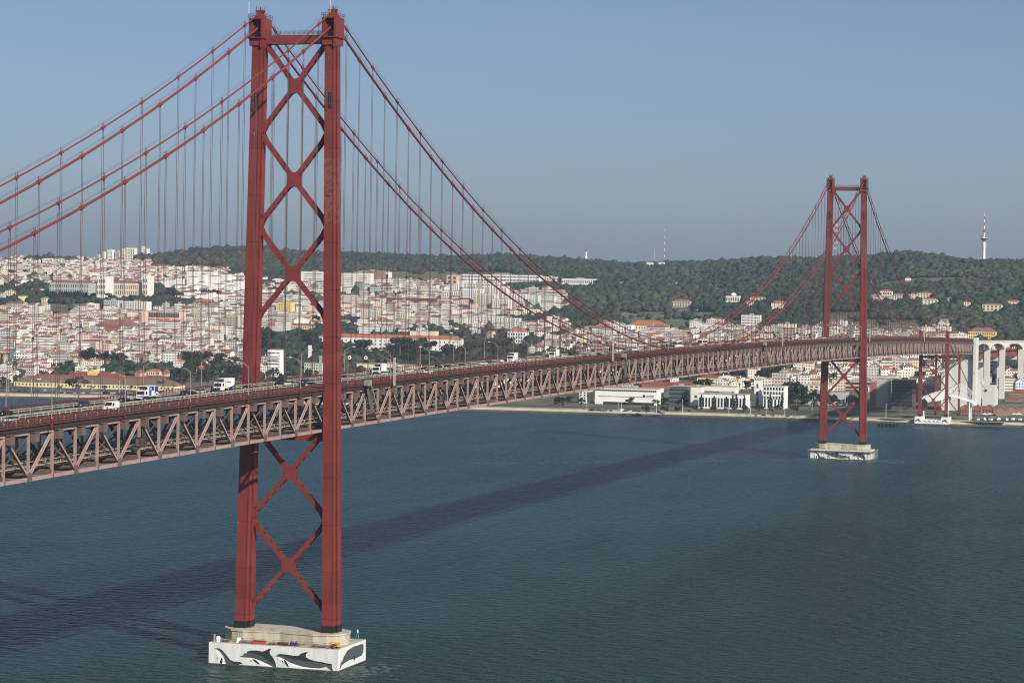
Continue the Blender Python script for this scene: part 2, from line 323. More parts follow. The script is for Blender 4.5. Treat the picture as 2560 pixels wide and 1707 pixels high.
tag(ribbon(qs, 2.2, 1.9, 7, 4.0).obj('quay_slope', mq2), kind='structure')
# land
def landmat():
    m = bpy.data.materials.new('city_ground'); m.use_nodes = True; n = m.node_tree.nodes; L = m.node_tree.links; b = n['Principled BSDF']; b.inputs['Roughness'].default_value = .95
    g = n.new('ShaderNodeNewGeometry')
    def noise(s, d=5):
        q = n.new('ShaderNodeTexNoise'); q.inputs['Scale'].default_value = s; q.inputs['Detail'].default_value = d; L.new(g.outputs['Position'], q.inputs[0])
        r = n.new('ShaderNodeMapRange'); L.new(q.outputs[0], r.inputs[0]); r.inputs[1].default_value = .42; r.inputs[2].default_value = .58; return r.outputs[0]
    a = n.new('ShaderNodeMix'); a.data_type = 'RGBA'; L.new(noise(.012), a.inputs[0]); a.inputs[6].default_value = (.045,.06,.03,1); a.inputs[7].default_value = (.085,.09,.045,1)
    c = n.new('ShaderNodeMix'); c.data_type = 'RGBA'; L.new(noise(.02, 6), c.inputs[0]); L.new(a.outputs[2], c.inputs[6]); c.inputs[7].default_value = (.17,.15,.11,1)
    L.new(c.outputs[2], b.inputs['Base Color']); return m
us = np.arange(-1600, 4201, 60); ds = np.concatenate([[0], np.arange(2400, 2700, 40), np.arange(2700, 6000, 60), np.arange(6000, 9001, 300)])
tb = MB(); vs = []
def qx(y):
    for (a, b_) in zip(QL[:-1], QL[1:]):
        if a[1] <= y <= b_[1]: return a[0]+(b_[0]-a[0])*(y-a[1])/(b_[1]-a[1])
    return QL[0][0] if y < QL[0][1] else QL[-1][0]
for u in us:
    a = YAW-math.atan((u-IW/2)/FPX)
    ca, sa = math.cos(a), math.sin(a)
    d0 = (1497-CAM[0])/ca
    for _ in range(6): d0 = (qx(CAM[1]+d0*sa)+6.8-CAM[0])/ca
    for d in ds:
        dd = max(d, d0) if d < 2600 else d
        x, y = CAM[0]+dd*ca, CAM[1]+dd*sa
        vs.append((x, y, 4.0 if d == 0 else terr(x, y)))
nd = len(ds)
tb.add(vs, [(i*nd+j, (i+1)*nd+j, (i+1)*nd+j+1, i*nd+j+1) for i in range(len(us)-1) for j in range(nd-1)])
tag(tb.obj('terrain', landmat(), smooth=True), kind='structure')
# distant blue hills on the left
hb = MB(); vs = []
for i, px in enumerate(range(-500, 900, 20)):
    v = 641+max(0, px)*.075+2.5*math.sin(px*.03)+1.2*math.sin(px*.11)+(0 if px < 230 else (px-230)*.16)
    for (d, k) in ((15500, 0), (17000, .6), (18500, 1), (21000, .8)):
        P = CAM+ray(px, v)*(18500/np.hypot(*ray(px, v)[:2])); a = math.atan2(P[1]-CAM[1], P[0]-CAM[0])
        vs.append((CAM[0]+d*math.cos(a), CAM[1]+d*math.sin(a), max(-5, P[2]*k)))
hb.add(vs, [(i*4+j, (i+1)*4+j, (i+1)*4+j+1, i*4+j+1) for i in range(69) for j in range(3)])
tag(hb.obj('distant_hills', mat('distant_hill_ground', (.06,.075,.05), 1, var=.2, vscale=.001), smooth=True), kind='structure')

def strip(name, m, pts, w_, dz=.06, zfix=None):
    """a flat road, path or lawn laid on the ground along a line of world points"""
    vs = []; P = [Vector((p[0], p[1])) for p in pts]; Q = []
    for a, b_ in zip(P[:-1], P[1:]):
        k = max(1, int((b_-a).length/20)); Q += [a+(b_-a)*(i/k) for i in range(k)]
    Q.append(P[-1])
    for i, p in enumerate(Q):
        t = (Q[min(i+1, len(Q)-1)]-Q[max(i-1, 0)]).normalized(); nn = Vector((-t.y, t.x))*(w_/2)
        for s in (1, -1):
            q = p+nn*s; vs.append((q.x, q.y, (terr(q.x, q.y) if zfix is None else zfix)+dz))
    return tag(MB().add(vs, [(2*i, 2*i+1, 2*i+3, 2*i+2) for i in range(len(Q)-1)]).obj(name, m), kind='structure')
m_lawn = mat('riverside_lawn', (.07,.115,.04), .95, var=.3, vscale=.05, coords='World')
m_pave = mat('pale_riverside_paving', (.46,.42,.33), .9, var=.15, vscale=.05, coords='World')
m_dry = mat('dry_grass', (.17,.155,.085), .95, col2=(.10,.11,.055), vscale=.04, coords='World')
strip('promenade', m_pave, [(x+15, y) for x, y in QL], 16, .03)
strip('riverside_lawn', m_lawn, [(1519,380),(1512,430),(1508,560)], 18, .06)
strip('riverside_dry_grass', m_dry, [(1524,60),(1526,235)], 20, .05)
strip('riverside_road', M['asph'], [(1548,-400),(1552,0),(1545,350),(1520,560),(1520,800),(1495,1100),(1490,1600)], 14, .07)
strip('car_park', mat('worn_grey_paving', (.17,.165,.155), .9, var=.2, vscale=.05, coords='World'), [(1528,215),(1522,330),(1512,430)], 22, .055)
strip('railway_bed', mat('ballast', (.12,.10,.085), .95, var=.2, vscale=.3), [(1566,-400),(1570,0),(1563,350),(1540,560),(1545,800),(1515,1100),(1510,1600)], 10, .04)
strip('bridge_foot_plaza', m_pave, [(1512,-60),(1506,-20),(1508,30),(1522,56)], 22, .10)
# ------------------------------------------------------------------ the suspension bridge
S = 1012.88; PN = S/88
XE = PN*147.0        # 1692: the truss ends at the concrete pylon
XS = -PN*42
def zb(x): return 71.2-9.4e-6*(x-506.44)**2          # underside of the stiffening truss
def zr(x): return zb(x)+12.75                          # road surface
HC = 11.5
def zlow(x):
    if x < 0: x_ = -x; return 188.3-.4434*x_+4.64e-4*x_*x_
    if x > S: return zlow(S-x)
    return 83.4+4.13e-4*(x-506.44)**2
def zup(x):
    if x < 0 or x > S: return zlow(x)+4.0
    return 86.4+4.15e-4*(x-506.44)**2
BR = thing('suspension_bridge', 'long red suspension bridge with two cross-braced towers and pink double-deck truss', 'bridge')
def limited(name, builders, mats, parent, lim=100):
    """builders sorted nearest first: the first lim become parts, the rest one stuff part"""
    for b_ in builders[:lim]: b_.obj(name, mats, parent)
    if len(builders) > lim:
        r = MB()
        for b_ in builders[lim:]: r.add(b_.v, b_.f)
        if r.v: tag(r.obj(name, mats, parent), kind='stuff')
ZN = [170.43, 142.84, 115.12, 56.33, 28.84]
def yc(z): return 13.85+(11.44-13.85)*(z-12.7)/(183-12.7)
def taper(z): return 1+(0.80-1)*(z-10)/(174)
def crossplan(k):
    a, b_, c, d = 1.75*k, 2.45*k, 1.6*k, 3.5*k
    return [(-d,-a),(-c,-a),(-c,-b_),(c,-b_),(c,-a),(d,-a),(d,a),(c,a),(c,b_),(-c,b_),(-c,a),(-d,a)]
def leg_part(z0, z1, side, k=1.0, n=12):
    b_ = MB(); vs = []; pl = None
    for i in range(n+1):
        z = z0+(z1-z0)*i/n; p = crossplan(taper(z)*k)
        vs += [(x, side*yc(z)+y, z) for x, y in p]
    m = 12
    b_.add(vs, [(i*m+j, i*m+(j+1) % m, (i+1)*m+(j+1) % m, (i+1)*m+j) for i in range(n) for j in range(m)]+[tuple(range(m))[::-1], tuple(n*m+j for j in range(m))])
    return b_
def brace(zc, h=27.6, top=False):
    """X brace of two plate faces with lacing bars between them, a filleted centre plate and end gussets"""
    b_ = MB(); W_ = 1.25; DX = .85
    arms = []
    for sy in (1, -1):
        for sz in (1, -1):
            ze = zc+sz*h*.5*.965; ye = sy*(yc(ze)-1.5*taper(ze))
            arms.append((sy, sz, ye, ze))
    for sx in (-DX, DX):
        for sy, sz, ye, ze in arms:
            d = Vector((0, ye, ze-zc)).normalized(); p = Vector((0, -d.z, d.y))*W_/2
            a = Vector((sx, 0, zc))+d*1.4; e = Vector((sx, ye, ze))+d*.6
            b_.slab([a-p, e-p, e+p, a+p], (1,0,0), .18 if sx < 0 else -.18)
        # centre plate with concave fillets
        pts = []
        ds_ = [Vector((0, ye, ze-zc)).normalized() for (sy, sz, ye, ze) in (arms[0], arms[2], arms[3], arms[1])]
        ds_ = [Vector((0,1,1)), Vector((0,-1,1)), Vector((0,-1,-1)), Vector((0,1,-1))]
        real = {(1,1): arms[0], (1,-1): arms[1], (-1,1): arms[2], (-1,-1): arms[3]}
        order = [(1,1), (-1,1), (-1,-1), (1,-1)]
        for q, o_ in enumerate(order):
            sy, sz, ye, ze = real[o_]; d = Vector((0, ye, ze-zc)).normalized(); p = Vector((0, -d.z, d.y))*W_/2
            c0 = d*2.6-p; c1 = d*2.6+p
            sy2, sz2, ye2, ze2 = real[order[(q+1) % 4]]; d2 = Vector((0, ye2, ze2-zc)).normalized(); p2 = Vector((0, -d2.z, d2.y))*W_/2
            pts += [c0, c1]
            n0 = d2*2.6-p2; mid = (c1+n0)/2*.72
            for t in (.25, .5, .75): pts.append(c1*(1-t)**2+mid*2*t*(1-t)+n0*t*t)
        b_.slab([Vector((sx+(-.03 if sx < 0 else .03), p_.y, zc+p_.z)) for p_ in pts], (1,0,0), .24 if sx < 0 else -.24)
    for sy, sz, ye, ze in arms:
        d = Vector((0, ye, ze-zc)); Ln = d.length; d.normalize(); p = Vector((0, -d.z, d.y))*(W_/2-.08)
        for s in (1, -1):
            t = 2.0; k = 0
            while t < Ln-1.2:
                a = Vector((-DX if k % 2 else DX, 0, zc))+d*t+p*s; e = Vector((DX if k % 2 else -DX, 0, zc))+d*(t+2.0)+p*s
                b_.bar(a, e, .34, .12, up=tuple(p)); t += 1.7; k += 1
        # gusset at the leg: wedge plates
        for sx in (-DX-.04, DX+.04):
            yl = sy*(yc(ze)-2.2*taper(ze))
            A = Vector((sx, yl, ze+sz*1.4)); B = Vector((sx, yl, ze-sz*2.9)); dd = Vector((0, ye, ze-zc)).normalized(); C_ = Vector((sx, 0, zc))+dd*(Ln-2.6); pp = Vector((0, -dd.z, dd.y))*W_/2
            q1, q2 = C_+pp, C_-pp
            if (q1.z-q2.z)*sz < 0: q1, q2 = q2, q1
            b_.slab([A, q1, q2, (q2*.45+B*.55)+Vector((0, sy*.5, 0)), B], (1,0,0), .16 if sx < 0 else -.16)
    return b_
def make_tower():
    T = link('tower', None, BR)
    for side in (1, -1):
        lg = leg_part(12.0, 184, side).obj('leg', M['red'], T)
        b_ = leg_part(9.95, 12.0, side, 1.06, 1); b_.obj('leg_base', M['black'], T)
        # corner ribs and ladder strip on the faces that look south-east
        r_ = MB()
        for (x0, y0) in ((-3.5, -1.75), (-1.6, -2.45)):
            a0, a1 = taper(12), taper(183)
            r_.bar((x0*a0, side*yc(12)+y0*a0, 12), (x0*a1, side*yc(183)+y0*a1, 183), .28, .28)
        r_.obj('corner_rib', M['red'], T)
        # door slots near the top
        sl_ = MB()
        for dy in (-.62, .02): sl_.box(-2.98, -2.80, side*11.6+dy-.2, side*11.6+dy+.22, 163.5, 168.3)
        sl_.obj('vent_slot', M['black'], T)
        sf = MB(); sf.box(-3.3, -2.79, side*11.6+.3, side*11.6+.95, 163.2, 168.6); sf.obj('slot_hood', M['redb'], T)
        # saddle house
        y0 = side*11.5; h_ = MB()
        h_.prism([(-3.3, y0-2.1), (3.3, y0-2.1), (3.3, y0+2.1), (-3.3, y0+2.1)], 182.2, 184.6, top=1.0)
        h_.box(-3.3, 3.3, y0-2.3, y0-1.5, 184.6, 190.3); h_.box(-3.3, 3.3, y0+1.5, y0+2.3, 184.6, 190.3)
        h_.box(-1.2, 1.2, y0-1.55, y0+1.55, 184.6, 190.25)
        h_.box(-3.2, 3.2, y0-1.55, y0+1.55, 190.0, 190.35)
        h_.prism([(-2.1, y0-1.5), (2.1, y0-1.5), (2.1, y0+1.5), (-2.1, y0+1.5)], 190.35, 192.3, top=.42, c=(0, y0))
        h_.box(-4.1, 4.1, y0-2.6, y0+2.6, 184.3, 184.62)
        h_.box(-3.6, -2.8, y0-2.3, y0-1.4, 181.6, 184.3)
        hs = h_.obj('saddle_house', M['redb'], T)
        MB().box(-1.35, 1.35, y0-1.48, y0+1.48, 184.7, 189.9).obj('saddle_opening_shade', M['dark'], hs)  # dark block standing in for the shade inside the open housing
        g_ = MB()
        for zz in (190.9, 191.5):
            for (a, b2) in (((-3.5, y0-2.4), (-3.5, y0+2.4)), ((-3.5, y0-2.4), (3.5, y0-2.4)), ((3.5, y0-2.4), (3.5, y0+2.4)), ((-3.5, y0+2.4), (3.5, y0+2.4))): g_.bar((*a, zz), (*b2, zz), .09, .09)
        for xx in (-3.5, -1.75, 0, 1.75, 3.5):
            for yy in (y0-2.4, y0+2.4): g_.bar((xx, yy, 190.3), (xx, yy, 191.5), .09, .09)
        g_.obj('roof_railing', M['redr'], hs)
        for xx in (-4.0, 4.0):
            g_ = MB()
            for zz in (185.2, 185.8): g_.bar((xx, y0-2.5, zz), (xx, y0+2.5, zz), .07, .07)
            for yy in (y0-2.5, y0+2.5): g_.box(xx-.05, xx+.05, yy-.05, yy+.05, 184.5, 185.85)
            g_.obj('ledge_railing', M['redr'], hs)
        a_ = MB(); a_.tube([(0, y0, 192.2), (0, y0, 193.9)], [.4, .16]); a_.box(-.9, .9, y0-1.1, y0-.3, 192.2, 192.9); a_.box(-.9, .9, y0+.4, y0+1.2, 192.2, 192.8)
        for dy in (-1.2, -.7, .8, 1.3): a_.bar((0, y0+dy, 192.2), (0, y0+dy, 193.8+.3*(dy > 0)), .09, .09)
        a_.bar((-1, y0-1.3, 193.1), (-1, y0+1.3, 193.1), .08, .08)
        a_.obj('beacon', M['redr'], hs)
        MB().tube([(-3.4, y0+2.3 if side > 0 else y0-.3, 191.5), (-3.4, y0+2.3 if side > 0 else y0-.3, 195.2 if side > 0 else 196)], .07).obj('antenna', M['white'], hs)
    p_ = MB(); p_.box(-1.5, 1.5, -9.9, 9.9, 182.75, 185.3)
    for sy in (1, -1):
        fil = [(sy*9.7, 182.8)]+[(sy*(9.7-2.4+2.4*math.sin(t)), 182.8-2.4+2.4*math.cos(t)) for t in [math.pi/2*i/6 for i in range(7)]]
        p_.slab([(-1.35, y, z) for y, z in fil], (1,0,0), 2.7)
    p_.obj('portal_beam', M['redb'], T)
    g_ = MB()
    for sx in (-1.4, 1.4):
        for zz in (185.9, 186.5): g_.bar((sx, -9, zz), (sx, 9, zz), .08, .08)
        for k in range(13): g_.bar((sx, -9+1.5*k, 185.3), (sx, -9+1.5*k, 186.5), .08, .08)
    g_.obj('portal_railing', M['dark'], T)
    MB().box(-1.3, 1.3, -12, 12, 66.0, 68.6).obj('deck_beam', M['redb'], T)
    for z in ZN: brace(z).obj('cross_brace', M['redb'], T)
    return T
T1 = make_tower()
T2 = copy_tree(T1, BR); T2.location = (S, 0, 0)
# concrete piers with painted dolphins
F1 = {  # outlines measured on the near pier: s along the face 0..1 from its west end, t up 0..1
 'a': ([(.03,.77),(.06,.72),(.085,.60),(.11,.40),(.125,.14),(.13,.02),(.19,.02),(.16,.20),(.125,.48),(.095,.70),(.075,.79),(.055,.79)],
       [(.055,.79),(.075,.79),(.095,.72),(.13,.50),(.165,.25),(.195,.20),(.24,.20),(.262,.13),(.255,.09),(.235,.10),(.24,.02),(.19,.02),(.15,.28),(.12,.50),(.09,.68)],
       [(.042,.72),(.06,.68),(.085,.56),(.10,.35),(.118,.12),(.125,.03),(.105,.02),(.075,.02),(.07,.30),(.06,.50)],
       [[(.092,.38),(.1,.28),(.102,.16),(.095,.05),(.083,.03),(.08,.18),(.088,.28)],[(.064,.40),(.067,.30),(.062,.24),(.06,.32)]]),
 'b': ([(.235,.45),(.255,.44),(.28,.42),(.32,.43),(.36,.40),(.40,.32),(.45,.20),(.50,.06),(.525,.03),(.527,.10),(.50,.25),(.46,.40),(.41,.56),(.35,.66),(.30,.66),(.275,.62),(.258,.52)],
       [(.30,.66),(.29,.71),(.32,.78),(.37,.80),(.42,.77),(.44,.83),(.465,.91),(.487,.93),(.475,.80),(.475,.68),(.50,.52),(.52,.30),(.527,.08),(.50,.22),(.46,.36),(.41,.54),(.35,.66)],
       [(.26,.43),(.30,.42),(.35,.40),(.40,.31),(.46,.17),(.505,.05),(.46,.06),(.40,.14),(.34,.26),(.30,.38)],
       [[(.335,.37),(.36,.36),(.385,.24),(.40,.12),(.375,.17),(.35,.28)],[(.318,.33),(.33,.32),(.337,.25),(.325,.27)]]),
 'c': ([(.51,.58),(.53,.57),(.56,.54),(.59,.46),(.62,.36),(.67,.25),(.73,.16),(.80,.12),(.87,.13),(.92,.22),(.945,.10),(.972,.00),(.965,.20),(.96,.38),(.93,.33),(.90,.38),(.84,.42),(.75,.44),(.66,.52),(.58,.64),(.545,.66),(.53,.62)],
       [(.53,.64),(.55,.70),(.60,.70),(.66,.66),(.70,.67),(.72,.78),(.75,.86),(.775,.88),(.758,.75),(.76,.62),(.79,.53),(.84,.46),(.89,.44),(.94,.33),(.965,.38),(.93,.31),(.90,.36),(.84,.41),(.75,.43),(.66,.50),(.58,.62)],
       [(.52,.57),(.56,.53),(.59,.46),(.62,.36),(.67,.25),(.73,.16),(.80,.12),(.87,.12),(.82,.07),(.74,.06),(.66,.12),(.60,.26),(.565,.42)],
       [[(.585,.45),(.605,.38),(.62,.22),(.627,.07),(.61,.14),(.595,.26)],[(.572,.40),(.58,.36),(.577,.29),(.57,.32)]])}
def mural(parent, order, X, y0, y1, z0, z1):
    """order: list of (shape, s offset, s scale)"""
    def P(s, t, k): return (X-.02*k, y0+(y1-y0)*s, z0+(z1-z0)*t)
    for key, off, sc in order:
        under, dark_, belly, fins = F1[key]
        lo = min(p[0] for p in under)
        f = lambda L_, k: [P(off+(p[0]-lo)*sc, p[1], k) for p in L_]
        d = MB(); d.slab(f(under, 1), (1,0,0), .02)
        dm = d.obj('dolphin_mural', M['slate'], parent)
        MB().slab(f(dark_, 2), (1,0,0), .02).obj('dolphin_back', M['slate2'], dm)
        MB().slab(f(belly, .6), (1,0,0), .01).obj('dolphin_belly', M['muralw'], dm)
        q = MB()
        for fn in fins: q.slab(f(fn, 2), (1,0,0), .02)
        q.obj('dolphin_fin', M['slate2'], dm)
def make_pier(X0, order, eastfish):
    p = link('pier', None, BR); p.location = (X0, 0, 0)
    MB().box(-12, 11.5, -20.5, 20, -4, 6.45).obj('pier_base', M['pierw'], p)
    MB().box(-12.07, 11.57, -20.57, 20.07, -1, .38).obj('tide_line', mq1, p)
    MB().box(-11.9, 11.4, -20.4, 19.9, 6.452, 6.55).obj('pier_deck', M['conct'], p)
    out = []
    for k in range(9): a = math.pi/2+math.pi*k/8; out.append((7.3*math.cos(a+math.pi/2)*1.0, 0, 0))
    plan = [(-7.6,-11),(-6.8,-15),(-4,-18.3),(0,-19.4),(4,-18.3),(6.8,-15),(7.6,-11),(6.2,0),(7.6,11),(6.8,15),(4,18.3),(0,19.4),(-4,18.3),(-6.8,15),(-7.6,11),(-6.2,0)]
    b_ = MB(); b_.prism(plan, 6.55, 9.5); b_.prism([(x*1.03, y*1.015) for x, y in plan], 9.5, 9.95); b_.obj('plinth', M['conct'], p)
    mural(p, order, -12, 19.6, -20.2, .05, 6.1)
    if eastfish:
        d = MB(); d.slab([(-11+22*s, -20.52, .2+6*t) for s, t in [(.02,.06),(.06,.35),(.07,.48),(.10,.36),(.18,.62),(.32,.86),(.55,.93),(.88,.9),(.93,.82),(.92,.45),(.85,.33),(.62,.30),(.40,.34),(.22,.30),(.10,.22)]], (0,-1,0), .02); dm = d.obj('dolphin_mural', M['slate'], p)
        q = MB(); q.slab([(-11+22*s, -20.545, .2+6*t) for s, t in [(.54,.46),(.60,.48),(.62,.36),(.56,.18)]], (0,-1,0), .02); q.obj('dolphin_fin', M['slate2'], dm)
    g_ = MB()
    for k in range(12): g_.bar((-8.1, -18+k*3.2, 6.55), (-8.1, -18+k*3.2, 7.65), .07, .07)
    for z in (7.1, 7.65): g_.bar((-8.1, -18, z), (-8.1, 17.2, z), .06, .06)
    g_.obj('deck_railing', M['dark'], p)
    return p
P1 = make_pier(0, [('a', .03, 1), ('b', .235, 1), ('c', .51, 1)], True)
P2 = make_pier(S, [('a', .04, .95), ('c', .22, .98), ('b', .70, .82)], False)
# timber and steel fender around the far pier
f_ = MB()
for k in range(15): y = -21.5+k*3.03; f_.box(-13.8, -13.66, y-.07, y+.07, -2, 5.9); f_.bar((-13.7, y, 5.9), (-12, y, 5.9), .3, .3)
f_.box(-13.8, -13.6, -22, 21.6, 6.5, 6.62); f_.box(-13.9, -12.02, -22, 21.6, 5.6, 5.85)
for k in range(8): x = -13+k*3.6; f_.box(x-.12, x+.12, -22.5, -22.25, -2, 6.6)
f_.box(-14, 13, -22.8, -21.9, 5.6, 6.1)
f_.obj('pier_fender', M['lampm'], P2)
# small side pier on the shore and its red trestle columns
P3 = link('shore_pier', None, BR); P3.location = (1497, 0, 0)
for (a, c) in ((7.9, 14.4), (-15.3, -8.3)):
    MB().box(-10, 6, a, c, -1, 7.4).obj('pier_block', M['white'], P3)
    o_ = MB(); o_.slab([(-10.03, a+(c-a)*s, 1.8+5*t) for s, t in [(.95,.2),(.85,.55),(.6,.72),(.5,.9),(.42,.7),(.25,.5),(.12,.15),(.35,.35),(.65,.45),(.85,.25)]], (-1,0,0), .03); o_.obj('dolphin_mural', M['slate'], P3)
MB().box(-10, 6, -8.3, 7.9, -1, 4.9).obj('pier_wall', M['white'], P3)
for k in range(4):
    c = 5.6-3.7*k; o_ = MB(); o_.slab([(-10.03, c+1.6*s, 3.3+1.3*t) for s, t in [(1,.1),(.6,.5),(.1,.62),(-.1,1),(-.2,.5),(-.7,.0),(-1.1,-.2),(-.9,-.5),(-.5,-.15),(.1,.1),(.6,.05)]], (-1,0,0), .03); o_.obj('dolphin_mural', M['slate'], P3)
MB().box(-13, 10, -19, 22, -2, 1.7).obj('pier_apron', mq1, P3)
def trestle(x, ys, z0, z1, r, ytop=None, tall=0):
    t_ = link('trestle', None, BR); t_.location = (x, 0, 0)
    for s in (1, -1):
        c = MB(); c.box(-r, r, s*ys-r, s*ys+r, z0+2.2, z1+(tall if True else 0)); c.obj('leg', M['redb'], t_)
        MB().box(-r-.15, r+.15, s*ys-r-.15, s*ys+r+.15, z0, z0+2.2).obj('leg_base', M['black'], t_)
    MB().box(-.9, .9, -ys+r, ys-r, z1-3.6, z1-1.5).obj('cross_beam', M['redb'], t_)
    zs = [z0+3, (z0+z1)/2-1, z1-4]
    for a, b2 in zip(zs[:-1], zs[1:]):
        q = MB()
        for s in (1, -1): q.bar((0, -s*(ys-r*.6), a), (0, s*(ys-r*.6), b2), 1.0, .8)
        q.box(-.6, .6, -1.3, 1.3, (a+b2)/2-1.3, (a+b2)/2+1.3); q.obj('cross_brace', M['redb'], t_)
    return t_
trestle(1497, 11.4, 7.4, zb(1497)-.2, 1.35, tall=20)
trestle(1597, 10.5, 4.2, zb(1597)-.2, .95)
# stiffening truss -------------------------------------------------------
TY = 10.6
K0, K1 = -42, 147
def near_first(ks): return sorted(ks, key=lambda k: abs(k*PN+200) if k*PN > -260 else 9e3-k)
for side in (-1, 1):
    tr = link('stiffening_truss', None, BR); y = side*TY
    for nm, zo, w_, h_ in (('bottom_chord', .42, .75, .84), ('top_chord', 10.9, .7, .9)):
        b_ = MB()
        for k in range(K0, K1): b_.bar((k*PN, y, zb(k*PN)+zo), ((k+1)*PN+.05, y, zb((k+1)*PN)+zo), w_, h_)
        b_.obj(nm, M['pink'], tr)
    ver = []; dia = []; box_ = []
    for k in near_first(range(K0, K1+1)):
        x = k*PN; z = zb(x)
        b_ = MB(); b_.box(x-.22, x-.14, y-.3, y+.3, z+.8, z+10.6); b_.box(x+.14, x+.22, y-.3, y+.3, z+.8, z+10.6); b_.box(x-.17, x+.17, y-.06, y+.06, z+.8, z+10.6)
        ver.append(b_)
        if k < K1:
            x2 = x+PN; z2 = zb(x2); up_ = (k % 2 == 0)
            a = (x, y, z+.8) if up_ else (x, y, z+10.6); e = (x2, y, z2+10.6) if up_ else (x2, y, z2+.8)
            b_ = MB()
            for o in (-.26, .26): b_.bar((a[0], a[1]+o, a[2]), (e[0], e[1]+o, e[2]), .1, .5)
            b_.bar(a, e, .46, .08); dia.append(b_)
        b_ = MB(); b_.box(x+.1, x+2.1, y+side*.36, y+side*1.7, z+8.9, z+10.9); b_.box(x-.2, x+2.3, y+side*.36, y+side*1.8, z+10.92, z+11.15); box_.append(b_)
    limited('truss_post', ver, M['pink'], tr); limited('truss_diagonal', dia, M['pink'], tr)
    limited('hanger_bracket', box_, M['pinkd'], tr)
    g_ = MB()
    for k in range(K0, K1+1):
        x = k*PN; z = zb(x)
        if k % 2 == 0: g_.slab([(x-1.3, y-side*-.38, z+.1), (x+1.3, y+side*.38, z+.1), (x+.8, y+side*.38, z+2.0), (x-.8, y+side*.38, z+2.0)], (0, side, 0), .05)
        g_.box(x-.12, x+.12, y+side*.4, y+side*.52, z-.02, z+.95)
    tag(g_.obj('gusset_plate', M['pinkd'], tr), kind='stuff')
cr = []
for k in near_first(range(K0, K1+1)):
    x = k*PN; z = zb(x); b_ = MB()
    b_.bar((x, -TY, z+10.6), (x, TY, z+10.6), .5, 1.3)                     # floor beam of the road deck
    b_.bar((x, -TY, z+1.2), (x, TY, z+1.2), .5, 1.3)
    for s in (1, -1):
        b_.bar((x, s*TY, z+9.8), (x, s*3.6, z+2.0), .36, .36); b_.bar((x, s*TY, z+2.0), (x, s*5.8, z+5.2), .34, .34)
        b_.bar((x, s*TY, z+9.6), (x, s*6.5, z+10.2), .3, .5)
    cr.append(b_)
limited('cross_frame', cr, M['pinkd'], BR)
def along(name, yy, zo, w_, h_, m, parent=BR, k0=K0, k1=K1):
    b_ = MB()
    for k in range(k0, k1): b_.bar((k*PN, yy, zb(k*PN)+zo), ((k+1)*PN+.04, yy, zb((k+1)*PN)+zo), w_, h_)
    return b_.obj(name, m, parent)
b_ = MB()
for k in range(K0, K1):
    x, x2 = k*PN, (k+1)*PN; z, z2 = zb(x), zb(x2)
    b_.bar((x, -TY, z+.5), (x2, TY, z2+.5), .35, .3); b_.bar((x, TY, z+.5), (x2, -TY, z2+.5), .35, .3)
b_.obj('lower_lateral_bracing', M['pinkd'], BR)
for yy in (-7.5, -4.5, -1.5, 1.5, 4.5, 7.5): along('stringer', yy, 11.6, .35, .9, M['dark'])
rl = link('railway_deck', None, BR)
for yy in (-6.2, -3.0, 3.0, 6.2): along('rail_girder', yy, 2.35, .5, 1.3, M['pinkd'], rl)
for yy in (-8.4, -1.2, 1.2, 8.4):
    along('walkway', yy, 2.9, 1.1, .14, M['cream'], rl); along('walkway_rail', yy-.5, 4.0, .1, .14, M['cream'], rl)
b_ = MB()
for k in range(K0*3, K1*3):
    for yy in (-8.9, 7.9): x = k*PN/3; b_.bar((x, yy, zb(x)+2.9), (x, yy, zb(x)+4), .1, .1)
tag(b_.obj('walkway_post', M['cream'], rl), kind='stuff')
along('track', -4.6, 3.1, 3.2, .25, M['dark'], rl); along('track', 4.6, 3.1, 3.2, .25, M['dark'], rl)
# road deck
rd = link('road_deck', None, BR)
def sheet(name, y0, y1, zo, m):
    b_ = MB(); vs = []
    for k in range(K0, K1+1): x = k*PN; vs += [(x, y0, zb(x)+zo), (x, y1, zb(x)+zo), (x, y0, zb(x)+zo-.3), (x, y1, zb(x)+zo-.3)]
    n = K1-K0; fs = []
    for i in range(n):
        a = 4*i; fs += [(a, a+1, a+5, a+4), (a+2, a+6, a+7, a+3), (a, a+4, a+6, a+2), (a+1, a+3, a+7, a+5)]
    b_.add(vs, fs); return b_.obj(name, m, rd)
sheet('roadway', -12.0, 12.0, 12.75, M['asph'])
sheet('grating_lane', -1.2, 1.2, 12.76, M['grat'])
for yy in (-9.0, -5.6, 5.6, 9.0):
    b_ = MB()
    for k in range(K0*2, K1*2, 1):
        x = k*PN/2
        if abs(yy) < 8 and k % 2: continue
        x2 = x+PN/2*(1.0 if abs(yy) > 8 else .7); z = zb(x)+12.755; z2 = zb(x2)+12.755
        b_.add([(x, yy-.08, z), (x2, yy-.08, z2), (x2, yy+.08, z2), (x, yy+.08, z)], [(0,1,2,3)])
    b_.obj('lane_marking', mat('lane_paint', (.6,.6,.56), .8) if yy == -9.0 else bpy.data.materials['lane_paint'], rd)
for s in (-1, 1): along('edge_girder', s*11.3, 12.0, .9, 1.15, M['dark'], rd)  # dark colour carries the shade on the deck's edge beam
def guard(yy, nm='guard_rail', zs=(.45, .95), m=M['cream'], w_=.1, h_=.17, step=2):
    b_ = MB()
    for k in range(K0, K1):
        for zo in zs: b_.bar((k*PN, yy, zb(k*PN)+12.75+zo), ((k+1)*PN+.03, yy, zb((k+1)*PN)+12.75+zo), w_, h_)
    for k in range(K0*step, K1*step): x = k*PN/step; b_.box(x-.07, x+.07, yy-.07, yy+.07, zb(x)+12.7, zb(x)+12.75+zs[-1])
    return b_.obj(nm, m, rd)
guard(-.7); guard(.7, zs=(.9,)); guard(-10.6); guard(10.2)
